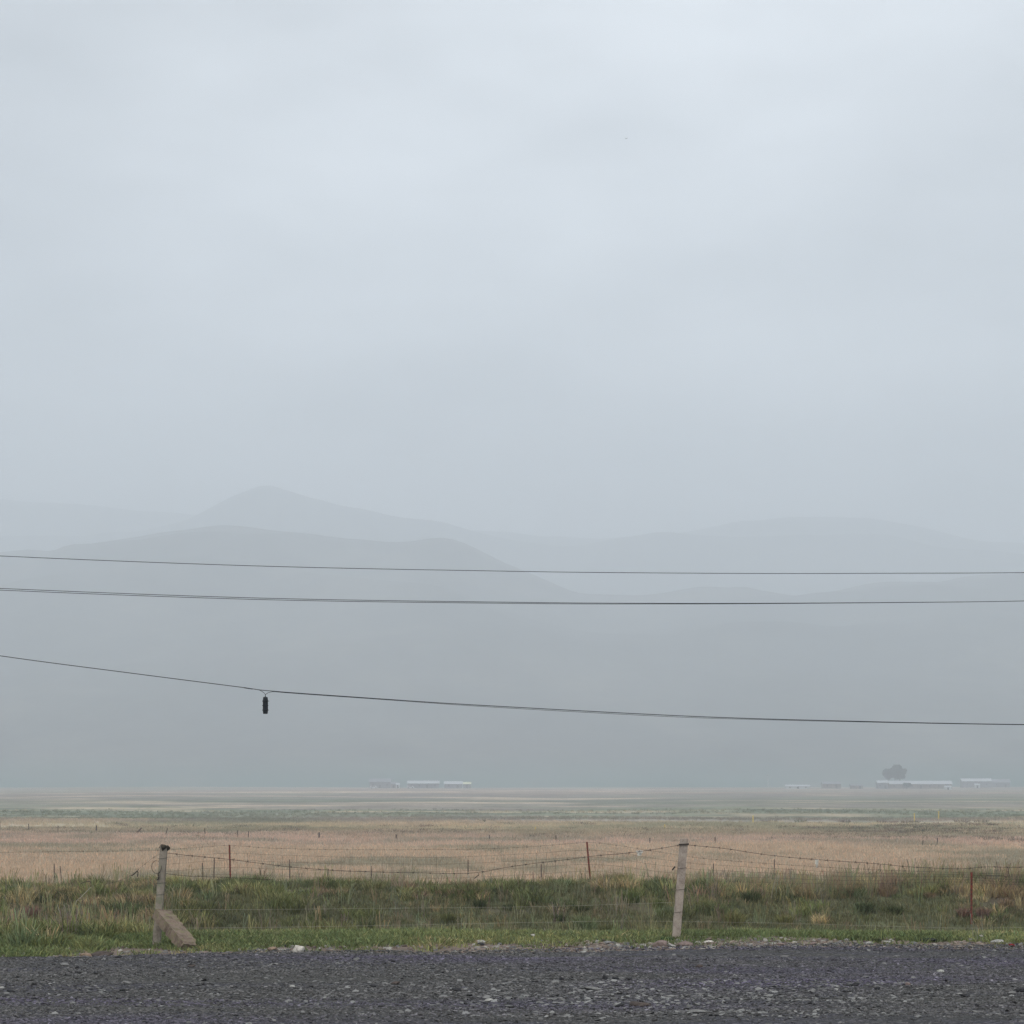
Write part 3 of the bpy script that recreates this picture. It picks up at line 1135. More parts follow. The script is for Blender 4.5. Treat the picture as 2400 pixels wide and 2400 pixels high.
# plastic scraps caught on the barbed wire
def scrap(name, at, w, h, seed, mat, label, cat, n=9, hang=True, thick=0.003):
    bm = bmesh.new()
    g = []
    for j in range(n):
        r_ = []
        for i in range(n):
            u, v = i / (n - 1) - 0.5, j / (n - 1)
            q = Vector((u * w * (1 - 0.5 * v if hang else 1), 0, -v * h if hang else (v - 0.5) * 0.0))
            if not hang:
                q.y = (v - 0.5) * h
                q.z = 0.5 * h * (0.3 + abs(noise.noise(Vector((u * 3 + seed, v * 3, 0)))))
                q.z += 0.4 * h * max(0, v - 0.4)
            q += Vector(noise.noise_vector(Vector((u * 3.2 + seed, v * 3.2, seed)))) * 0.32 * min(w, h)
            r_.append(bm.verts.new(q))
        g.append(r_)
    for j in range(n - 1):
        for i in range(n - 1):
            bm.faces.new((g[j][i], g[j][i + 1], g[j + 1][i + 1], g[j + 1][i]))
    bmesh.ops.solidify(bm, geom=bm.faces[:], thickness=thick)
    o = link(name, bm_mesh(name, bm, True), mat, None, at)
    return tag(o, label, cat)


scrap('plastic_scrap', fp(1499, 1994), 0.085, 0.055, 2.0, M_RAG, 'white plastic scrap snagged on the wire left of the taller post', 'plastic scrap')
scrap('plastic_scrap', fp(1914, 2014), 0.05, 0.10, 5.0, M_RAG, 'white plastic scrap dangling from the wire right of the taller post', 'plastic scrap')

# ------------------------------------------------------------------ field fence (red posts)
FD = [44.0, 43.6, 39.6]
FX = [538, 1377, 2277]


def f2(x, y):
    return px(x, y, float(np.interp(x, [0] + FX + [2600], [44.2] + FD + [38.8])))


f2o = f2(1377, 2090)
f2o.z = H(f2o.x, f2o.y)
F2 = empty('field_fence', f2o)
tag(F2, 'rusty red post fence with sagging mesh along the crest of the bank', 'fence')
for (a, b, r_) in (((538, 1980), (541, 2092), 0.017), ((1375.5, 1973), (1386, 2094), 0.017), ((2277, 2044), (2276.5, 2166), 0.0165)):
    p, q = f2(*a), f2(*b)
    # angle-iron stake: two thin flanges
    ax = (p - q)
    vs, fs = [], []
    prof = [(-r_, -r_), (r_, -r_), (r_, -r_ + 0.008), (-r_ + 0.008, -r_ + 0.008), (-r_ + 0.008, r_), (-r_, r_)]
    n_ = 6
    for e_ in (0.0, 1.0):
        for u, v in prof:
            vs.append(q + ax * e_ + Vector((u, v, 0)))
    fs = [(i, (i + 1) % n_, (i + 1) % n_ + n_, i + n_) for i in range(n_)] + [tuple(range(n_))[::-1], tuple(range(n_, 2 * n_))]
    o = link('steel_post', rel(mesh('steel_post', vs, fs), f2o), M_RED, F2)
    if a[0] == 2277:
        o['label'] = 'lowest red post standing clear on the slope'
tw = [(-120, 2001), (0, 1998), (150, 1996), (370, 1993), (450, 1987), (538, 1982), (640, 1988), (800, 1991.5), (1000, 1991.5), (1150, 1989), (1250, 1984), (1376, 1975),
      (1450, 1982), (1540, 1996), (1640, 2011), (1800, 2024), (2000, 2036), (2150, 2042), (2277, 2046), (2400, 2050), (2560, 2052)]
link('barbed_wire', rel(barbed([f2(*p) for p in tw], 0.0024, 0.2, 11, 0.024), f2o), M_MESHWIRE, F2)
twx = [p[0] for p in tw]
twy = [p[1] for p in tw]
for k, dz in enumerate((17, 33, 50, 66)):
    pts_ = []
    for x in range(380, 2500, 60):
        ff = 1.0 if x < 1400 else max(0.35, 1 - (x - 1400) / 1300)
        pts_.append(f2(x, float(np.interp(x, twx, twy)) + dz * ff + 2.5 * nz(x, k * 10, 0.006, 81)))
    link('mesh_wire', rel(mesh('mesh_wire', *tube_geo(spline(pts_, 3), 0.0021, 4)), f2o), M_MESHWIRE, F2)
geos = []
x = 395
rs = random.Random(4)
while x < 2480:
    ff = 1.0 if x < 1400 else max(0.35, 1 - (x - 1400) / 1300)
    y0 = float(np.interp(x, twx, twy)) + 15 * ff
    geos.append(tube_geo([f2(x, y0), f2(x + rs.uniform(-2, 2), y0 + 30 * ff), f2(x + rs.uniform(-2, 2), y0 + 62 * ff)], 0.002, 4))
    x += rs.uniform(21, 33)
o = link('mesh_stays', rel(mesh('mesh_stays', *merge(geos)), f2o), M_MESHWIRE, F2)
o['kind'] = 'stuff'

# ------------------------------------------------------------------ stakes in the field
STK = [(127, 2024, 2063, 0, 62, 'straight dark stake in the tan field at far left'),
       (150, 2030, 2050, 9, 62, 'leaning short stake at far left beside the straight one'),
       (478, 2022, 2066, 4, 62, 'thin stake between the mossy post and the red post'),
       (497, 2011, 2062, -6, 62, 'pale curved stake just left of the left red post'),
       (616, 2034, 2072, 7, 60, 'leaning stake right of the left red post'),
       (679, 2014, 2060, 0, 62, 'upright stake second right of the left red post'),
       (870, 2030, 2060, 0, 62, 'short upright stake under the sagging barbed wire'),
       (1097, 2015, 2058, 0, 62, 'thin stake left of the middle red post'),
       (1269, 2026, 2066, 0, 62, 'dark stake nearest left of the middle red post'),
       (1672, 2024, 2058, 0, 62, 'stake in tan grass just right of the taller concrete post'),
       (1813, 2014, 2042, -2, 62, 'stake in tan grass left of the dangling plastic scrap')]
for (x, y0, y1, ln, d, lb) in STK:
    b_ = px(x, y1 + 14, d)
    b_.z = min(b_.z, H(b_.x, d) + 0.0)
    t_ = px(x - ln, y0, d)
    mid = b_.lerp(t_, 0.55) + Vector((0.012 * nz(x, 0, 1, 5), 0, 0))
    o = link('wooden_stake', rel(mesh('wooden_stake', *tube_geo(spline([b_, mid, t_], 4), [0.018] * 4 + [0.016] * 4 + [0.013], 6)), b_), M_WOOD, None, b_)
    tag(o, lb, 'stake', 'stakes standing in the dry field')

# far fence: posts about 0.95 m tall some 235 m away
FF = [(0, 1922, 0), (67, 1929, 0), (136, 1934, 0), (226, 1931, 0), (308, 1942, 24), (385, 1944, 8), (480, 1943, 0), (557, 1947, 0), (582, 1950, 0), (748, 1951, 0),
      (929, 1953, 0), (1147, 1955, 0), (1303, 1958, 0), (1523, 1962, 0), (1676, 1962, 0), (2163, 1968, 0), (2197, 1966, 0)]
ffo = Vector((0, 235, H(0, 235)))
F3 = empty('far_field_fence', ffo)
tag(F3, 'row of small dark fence posts far out across the field', 'fence')
for i, (x, yt, ln) in enumerate(FF):
    yb = yt + 22
    d = (EYE + 2.7) * FPX / (yb - HZ)
    b_ = px(x, yb + 2, d)
    b_.z = H(b_.x, d) - 0.1
    hgt = 22 / FPX * d * random.uniform(0.95, 1.1)
    t_ = b_ + Vector((ln / FPX * d, 0, hgt + 0.1))
    w_ = 0.075 if i in (3, 4, 9, 10) else 0.045
    link('wooden_post', rel(mesh('wooden_post', *tube_geo([b_, b_.lerp(t_, 0.5), t_], [w_, w_ * 0.95, w_ * 0.85], 6)), ffo), M_WOOD, F3)


# ------------------------------------------------------------------ yellow marker posts
YM = [(1255, 1938, 1949, 'yellow marker post farthest left, above the middle red post'),
      (1558, 1932, 1940, 'small yellow marker left of the taller concrete post'),
      (1765, 1911, 1925, 'bright yellow marker post right of the taller concrete post'),
      (2143, 1906, 1919, 'yellow marker post with a small shrub at its foot'),
      (2200, 1901, 1916, 'thin yellow marker post farthest right')]
for (x, y0, y1, lb) in YM:
    d = min((EYE + 2.7) * FPX / (y1 + 5 - HZ), 330)      # its foot stands in the grass
    b_ = px(x, y1, d)
    b_.z = H(b_.x, d)
    h = px(x, y0, d).z - b_.z
    t_ = b_ + Vector((0, 0, h))
    e = empty('marker_post', b_)
    tag(e, lb, 'marker post', 'yellow marker posts across the plain')
    r_ = 1.5 / FPX * d
    link('shaft', rel(mesh('shaft', *tube_geo([b_ - Vector((0, 0, 0.1)), b_ + Vector((0, 0, h * 0.9))], [r_, r_ * 0.9], 8)), b_), M_YELLOW, e)
    link('cap', rel(mesh('cap', *tube_geo([b_ + Vector((0, 0, h * 0.9)), b_ + Vector((0, 0, h * 0.97)), t_], [r_ * 1.15, r_ * 1.1, r_ * 0.3], 8)), b_), M_YELLOW, e)

# ------------------------------------------------------------------ farms on the plain
M_TIN = plain('bright_tin_roof', (0.42, 0.44, 0.46), 0.45, 0.08, 0.6)
M_GREYTIN = plain('grey_tin_roof', (0.20, 0.21, 0.23), 0.55, 0.2, 0.5)
M_YROOF = plain('yellowish_tin_roof', (0.6, 0.6, 0.38), 0.5, 0.12, 0.6)
M_ADOBE = plain('adobe_wall', (0.2, 0.165, 0.14), 0.95, 0.25, 0.8)
M_GREYWALL = plain('grey_wall', (0.17, 0.17, 0.18), 0.95, 0.2, 0.8)
M_WHITEWALL = plain('white_wall', (0.5, 0.51, 0.51), 0.9, 0.12, 0.7)
M_DOOR = plain('dark_door', (0.035, 0.032, 0.035), 0.7, 0.3, 1)


def box_geo(x0, x1, y0, y1, z0, z1):
    v = [Vector(p) for p in ((x0, y0, z0), (x1, y0, z0), (x1, y1, z0), (x0, y1, z0), (x0, y0, z1), (x1, y0, z1), (x1, y1, z1), (x0, y1, z1))]
    return v, [(0, 3, 2, 1), (4, 5, 6, 7), (0, 1, 5, 4), (1, 2, 6, 5), (2, 3, 7, 6), (3, 0, 4, 7)]


def house(x0, x1, ytop, yeave, ybase, d, wallm, roofm, label, depth=6.0, doors=1, wins=2, name='farm_shed', cat='shed', group='farm buildings on the plain', overhang=0.35):
    c = px((x0 + x1) / 2, ybase, d)
    zb = H(c.x, d)
    c.z = zb
    k = d / FPX
    L = (x1 - x0) * k / 2 - overhang * 0.6
    eave = max((ybase - yeave) * k, 1.4)
    ridge = max((ybase - ytop) * k, eave + 0.5)
    e = empty(name, c)
    tag(e, label, cat, group)
    w = depth / 2
    # walls with gable ends
    vs = [Vector(p) for p in ((-L, -w, -0.6), (L, -w, -0.6), (L, w, -0.6), (-L, w, -0.6), (-L, -w, eave), (L, -w, eave), (L, w, eave), (-L, w, eave), (-L, 0, ridge - 0.08), (L, 0, ridge - 0.08))]
    fs = [(0, 1, 5, 4), (1, 2, 6, 9, 5), (2, 3, 7, 6), (3, 0, 4, 8, 7)]
    link('wall', mesh('wall', vs, fs), wallm, e)
    # roof: two sheets with thickness
    o_ = overhang
    g = []
    for s in (-1, 1):
        sl = (ridge - eave) / w
        a = [Vector((-L - o_, s * (w + o_), eave - sl * o_)), Vector((L + o_, s * (w + o_), eave - sl * o_)), Vector((L + o_, 0, ridge)), Vector((-L - o_, 0, ridge))]
        b = [p + Vector((0, 0, 0.12)) for p in a]
        g.append((a + b, [(0, 3, 2, 1), (4, 5, 6, 7), (0, 1, 5, 4), (1, 2, 6, 5), (2, 3, 7, 6), (3, 0, 4, 7)]))
    link('roof', mesh('roof', *merge(g)), roofm, e)
    n = doors + wins
    for i in range(n):
        cx_ = -L + 2 * L * (i + 0.5) / n
        if i == n // 2 and doors:
            link('door', mesh('door', *box_geo(cx_ - 0.55, cx_ + 0.55, -w - 0.06, -w + 0.05, 0, min(2.0, eave - 0.15))), M_DOOR, e)
        else:
            hh = min(0.9, eave * 0.4)
            link('window', mesh('window', *box_geo(cx_ - 0.45, cx_ + 0.45, -w - 0.05, -w + 0.05, eave * 0.4, eave * 0.4 + hh)), M_DOOR, e)
    return e


FDST = 1300
house(955, 1030, 1830, 1836, 1847, FDST, M_GREYWALL, M_TIN, 'long bright roofed shed in the left farm', 7, 1, 3)
house(1041, 1084, 1830, 1836, 1846, FDST, M_GREYWALL, M_TIN, 'shorter bright roofed shed right of the long one in the left farm', 7, 1, 1)
house(1085, 1104, 1831, 1835, 1845, FDST + 20, M_GREYWALL, M_YROOF, 'small yellowish roofed hut ending the left farm on the right', 5, 1, 0)
house(866, 917, 1824, 1831, 1846, FDST + 30, M_GREYWALL, M_GREYTIN, 'pale grey house at the left end of the left farm', 7, 1, 2)
house(916, 930, 1832, 1836, 1846, FDST + 10, M_ADOBE, M_GREYTIN, 'small dark hut between the grey house and the long shed', 4, 1, 0)
house(928, 937, 1835, 1839, 1847, FDST - 10, M_WHITEWALL, M_TIN, 'tiny white hut left of the long shed', 3, 1, 0, overhang=0.2)
house(1840, 1897, 1834, 1838, 1843, FDST - 60, M_WHITEWALL, M_TIN, 'low pale roofed shed at the left of the right farm', 6, 1, 2)
house(1926, 1970, 1830, 1835, 1846, FDST - 20, M_ADOBE, M_GREYTIN, 'dark roofed adobe house left of the trees', 6, 1, 1)
house(1992, 2022, 1837, 1840, 1848, FDST - 40, M_ADOBE, M_GREYTIN, 'small low dark hut nearest left of the trees', 5, 1, 1)
house(2054, 2080, 1827, 1832, 1846, FDST - 15, M_GREYWALL, M_TIN, 'bright roofed shed under the left side of the trees', 6, 1, 1)
house(2082, 2229, 1829, 1836, 1847, FDST, M_ADOBE, M_TIN, 'very long bright roofed brick barn beneath the trees', 8, 1, 6)
house(2213, 2229, 1839, 1842, 1848, FDST - 70, M_WHITEWALL, M_TIN, 'small white hut in front of the long brick barn', 3, 1, 0, overhang=0.15)
house(2252, 2322, 1815, 1821, 1836, FDST + 150, M_GREYWALL, M_TIN, 'bright roofed shed higher up at the far right', 7, 1, 2)
house(2322, 2366, 1815, 1822, 1834, FDST + 170, M_GREYWALL, M_GREYTIN, 'dark grey house beside the farthest right shed', 6, 1, 1)
house(2284, 2296, 1832, 1835, 1842, FDST + 60, M_WHITEWALL, M_TIN, 'tiny white hut below the farthest right shed', 3, 1, 0, overhang=0.2)


def vehicle(x, y, d, label, hue):
    """parked pickup seen side on"""
    c = px(x, y, d)
    c.z = H(c.x, d)
    e = empty('parked_van', c)
    tag(e, label, 'van')
    prof = [(-2.1, 0.35), (2.1, 0.35), (2.15, 0.95), (1.6, 1.05), (1.15, 1.75), (-2.0, 1.8), (-2.12, 1.0)]
    n_ = len(prof)
    vs = [Vector((a, s, b)) for s in (-0.85, 0.85) for a, b in prof]
    fs = [tuple(range(n_)), tuple(range(n_, 2 * n_))[::-1]] + [(i, i + n_, (i + 1) % n_ + n_, (i + 1) % n_) for i in range(n_)]
    link('body', mesh('body', vs, fs), hue, e)
    for wx in (-1.3, 1.3):
        for s in (-0.8, 0.8):
            link('wheel', mesh('wheel', *tube_geo([Vector((wx, s - 0.1, 0.35)), Vector((wx, s + 0.1, 0.35))], 0.35, 12)), M_TARP, e)
    link('side_window', mesh('side_window', *box_geo(-1.7, 1.0, -0.87, -0.84, 1.15, 1.6)), M_DOOR, e)


vehicle(962, 1848, FDST - 30, 'white van parked in front of the long shed', M_WHITEWALL)
vehicle(876, 1848, FDST - 20, 'white van parked before the pale grey house', M_WHITEWALL)

# utility pole by the right farm
pb = px(1800, 1843, FDST)
pb.z = H(pb.x, FDST)
pt = px(1800, 1815, FDST)
o = empty('utility_pole', pb)
tag(o, 'thin pale utility pole left of the right farm', 'utility pole')
link('shaft', rel(mesh('shaft', *tube_geo([pb, pt], [0.22, 0.14], 8)), pb), M_WHITEWALL, o)
link('crossarm', rel(mesh('crossarm', *tube_geo([pt + Vector((-0.9, 0.2, -0.6)), pt + Vector((0.9, 0.2, -0.6))], 0.09, 6)), pb), M_WOOD, o)

# farm trees
M_BARK = plain('tree_bark', (0.06, 0.05, 0.04), 0.95, 0.3, 1.0)
M_LEAF = plain('dark_leaves', (0.03, 0.045, 0.032), 0.8, 0.4, 0.5)


def tree(x, ytop, ybase, d, w_px, seed, label):
    b_ = px(x, ybase, d)
    b_.z = H(b_.x, d)
    k = d / FPX
    h = (ybase - ytop) * k
    w = w_px * k / 2
    r = random.Random(seed)
    e = empty('farm_tree', b_)
    tag(e, label, 'tree', 'trees at the right farm')
    geos = [tube_geo([Vector((0, 0, -0.3)), Vector((0.1, 0, h * 0.3)), Vector((r.uniform(-.3, .3), 0, h * 0.6)), Vector((0, 0, h * 0.85))], [0.35, 0.28, 0.2, 0.06], 7)]
    tips = []
    for i in range(7):
        a = r.uniform(0, 6.28)
        z0 = h * r.uniform(0.3, 0.55)
        tip = Vector((math.cos(a) * w * r.uniform(0.5, 0.9), math.sin(a) * w * r.uniform(0.5, 0.9), h * r.uniform(0.6, 0.9)))
        geos.append(tube_geo([Vector((0, 0, z0)), Vector((tip.x * 0.5, tip.y * 0.5, (z0 + tip.z) / 2 + 0.2)), tip], [0.14, 0.09, 0.03], 5))
        tips.append(tip)
    link('trunk', mesh('trunk', *merge(geos)), M_BARK, e)
    vs, fs = [], []
    for tip in tips + [Vector((0, 0, h * 0.85)), Vector((0, 0, h * 0.7))]:
        rad = w * r.uniform(0.5, 0.75)
        for _ in range(420):
            q = Vector((r.gauss(0, 1), r.gauss(0, 1), r.gauss(0, 0.8)))
            q = q.normalized() * rad * r.random() ** 0.45
            p = tip + q
            p.z = min(max(p.z, h * 0.36), h)
            u = Vector((r.uniform(-1, 1), r.uniform(-1, 1), r.uniform(-1, 1))).normalized() * 0.34
            v = u.cross(Vector((r.uniform(-1, 1), r.uniform(-1, 1), r.uniform(-1, 1)))).normalized() * 0.3
            o_ = len(vs)
            vs += [p - u, p + v, p + u, p - v]
            fs.append((o_, o_ + 1, o_ + 2, o_ + 3))
    link('crown', mesh('crown', vs, fs), M_LEAF, e)


tree(2082, 1799, 1846, FDST + 8, 24, 1, 'leftmost tree of the clump at the right farm')
tree(2097, 1791, 1846, FDST + 14, 26, 2, 'tallest tree in the middle of the farm clump')
tree(2109, 1800, 1846, FDST + 6, 22, 3, 'rightmost tree of the clump at the right farm')
tree(2125, 1834, 1848, FDST - 40, 16, 4, 'small round bush in front of the long brick barn')

# ------------------------------------------------------------------ overhead wires
WD = 40.0


def cable(name, pts, r, label, group, d=WD, loops=None):
    c = spline([px(x, y, d) for x, y in pts], 10)
    o_ = Vector(c[len(c) // 2])
    o = link(name, rel(mesh(name, *tube_geo(c, r, 6)), o_), M_CABLE, None, o_)
    return tag(o, label, 'overhead wire', group)


G_ = 'overhead wires crossing the picture'
cable('overhead_wire', [(-900, 1248), (-400, 1279), (0, 1303), (621, 1327), (1205, 1339), (1500, 1342.5), (1801, 1344), (2100, 1343.5), (2400, 1342), (2900, 1334), (3400, 1320)], 0.0062,
      'uppermost single thin overhead wire', G_)
cable('overhead_wire', [(-900, 1324), (-400, 1357), (0, 1379), (621, 1402), (1242, 1412), (1560, 1414), (1739, 1414), (2100, 1412), (2400, 1408.5), (2900, 1396), (3400, 1378)], 0.0062,
      'upper strand of the close pair of overhead wires', G_)
cable('overhead_wire', [(-900, 1328), (-400, 1361), (0, 1383), (621, 1405.5), (1242, 1414.5), (1560, 1415.5), (1739, 1415), (2100, 1412.3), (2400, 1408.5), (2900, 1396), (3400, 1378)], 0.0062,
      'lower strand of the close pair of overhead wires', G_, WD + 0.3)
cable('overhead_wire', [(-900, 1400), (-400, 1476), (0, 1537), (310, 1578), (560, 1610), (641, 1620), (880, 1637), (1118, 1652.5), (1615, 1678.5), (1988, 1690), (2400, 1698), (2900, 1700), (3400, 1692)], 0.0078,
      'lowest overhead cable, carrying the hanging black cylinder', G_)
cable('overhead_wire', [(640, 1621), (700, 1626), (880, 1638.5), (1118, 1655), (1400, 1671), (1615, 1681.5), (1800, 1687), (1988, 1691.5), (2400, 1698.8), (2900, 1701), (3400, 1693)], 0.0045,
      'thin second strand just under the lowest overhead cable', G_, WD + 0.1)

# splice closure: x 623, y 1634..1673
cc = px(622, 1653.5, WD)
e = empty('splice_closure', cc)
tag(e, 'black cylinder hanging in loops from the lowest overhead cable', 'splice closure')
kk = WD / FPX
bm = bmesh.new()
prof = [(0.0, 19.8), (5.0, 19.8), (5.6, 17), (6.2, 12.5), (6.9, 11.5), (6.9, 10), (6.2, 9), (6.2, 1.5), (6.8, 0.8), (6.8, -0.8), (6.2, -1.5), (6.2, -9), (6.9, -10), (6.9, -11.3), (6.2, -12.3), (5.9, -16), (5.0, -19.6), (0.0, -19.6)]
rings = []
for (r_, z_) in prof:
    if r_ == 0:
        rings.append([bm.verts.new((0, 0, z_ * kk))])
    else:
        rings.append([bm.verts.new((r_ * kk * math.cos(2 * math.pi * k / 20), r_ * kk * math.sin(2 * math.pi * k / 20), z_ * kk)) for k in range(20)])
for a, b in zip(rings[:-1], rings[1:]):
    for k in range(20):
        q = [a[k % len(a)], a[(k + 1) % len(a)], b[(k + 1) % len(b)], b[k % len(b)]]
        q = list(dict.fromkeys(q))
        if len(q) > 2:
            bm.faces.new(q)
bmesh.ops.recalc_face_normals(bm, faces=bm.faces)
link('body', bm_mesh('body', bm), M_BLACK, e)
for yb, dx in ((1643.5, 8.5), (1653.5, -7.5), (1664.5, 7.6), (1664.5, -7.8), (1643.5, -7.6)):
    link('clamp_bolt', rel(mesh('clamp_bolt', *tube_geo([px(622 + dx * 0.7, yb, WD), px(622 + dx, yb - (0.6 if dx > 8 else 0), WD)], 0.006, 6)), cc), M_BLACK, e)
for pts_ in ([(590, 1614.5), (606, 1617), (613, 1620), (620, 1625), (622, 1629), (620.5, 1635)], [(648, 1621), (638, 1621.5), (628, 1624), (622.5, 1628), (622, 1630), (624, 1635)]):
    link('cable_loop', rel(mesh('cable_loop', *tube_geo(spline([px(x, y, WD - 0.02) for x, y in pts_], 5), 0.0052, 6)), cc), M_CABLE, e)
link('cable_wrap', rel(mesh('cable_wrap', *tube_geo([px(572, 1611.8, WD), px(592, 1614.8, WD)], 0.011, 6)), cc), M_CABLE, e)
link('cable_wrap', rel(mesh('cable_wrap', *tube_geo([px(640, 1620.2, WD), px(656, 1621.4, WD)], 0.011, 6)), cc), M_CABLE, e)

# ------------------------------------------------------------------ bird
bp = px(1468, 325, 250)
vs = [(-0.20, 0, 0.045), (-0.1, -0.05, 0.0), (0.0, -0.06, -0.01), (0.1, -0.05, 0.05), (0.21, 0, 0.09), (0.1, 0.07, 0.05), (0.0, 0.1, 0.0), (-0.1, 0.07, 0.0), (0, -0.12, -0.01), (0, 0.2, 0.0), (0, 0.0, -0.05)]
fs = [(0, 1, 7), (1, 2, 6, 7), (2, 3, 5, 6), (3, 4, 5), (8, 2, 10), (2, 6, 10), (6, 9, 10), (8, 10, 2)]
vs = [tuple(c * 1.0 for c in v) for v in vs]
bird = link('bird', mesh('bird', vs, fs), plain('grey_plumage', (0.1, 0.1, 0.11), 0.8, 0.2, 3), None, bp)
tag(bird, 'tiny grey bird gliding high in the empty sky', 'bird')


# ------------------------------------------------------------------ single stones and litter
def stone_mat(nm, col):
    return plain(nm, col, 0.9, 0.35, 22, 0.4)


SM = {'white': stone_mat('white_rock', (0.62, 0.57, 0.5)), 'dark': stone_mat('dark_slate', (0.035, 0.034, 0.036)),
      'brown': stone_mat('brown_rock', (0.085, 0.067, 0.058)), 'grey': stone_mat('grey_slate', (0.2, 0.195, 0.185)),
      'pink': stone_mat('pinkish_rock', (0.22, 0.165, 0.145)), 'pale': stone_mat('pale_slate', (0.36, 0.35, 0.32)), 'tan': stone_mat('tan_clod', (0.28, 0.2, 0.14))}


def stone(x, y, w_px, h_px, kind, label, seed, group='loose stones on the roadside', flat=None, name='stone'):
    d = EYE * FPX / (y - HZ)
    k = d / FPX
    w, h = w_px * k / 2 * 1.25, h_px * k / 2 * 1.25
    c = px(x, y, d)
    zb = max(road_z(c.x, c.y) if d < edge(c.x) else H(c.x, d), -0.05)
    # a flat stone shows its top: its height in the picture is mostly its depth
    dep = w * 0.75
    me = bm_mesh(name, stone_geo(seed * 1.31, w, dep, max(h, 0.006), 2, 0.4))
    o = link(name, me, SM[kind], None, (c.x, c.y, zb + max(h, 0.006) * 0.55))
    o.rotation_euler = (0.1 * math.sin(seed), 0.15 * math.cos(seed * 2), 0)
    return tag(o, label, 'stone', group)


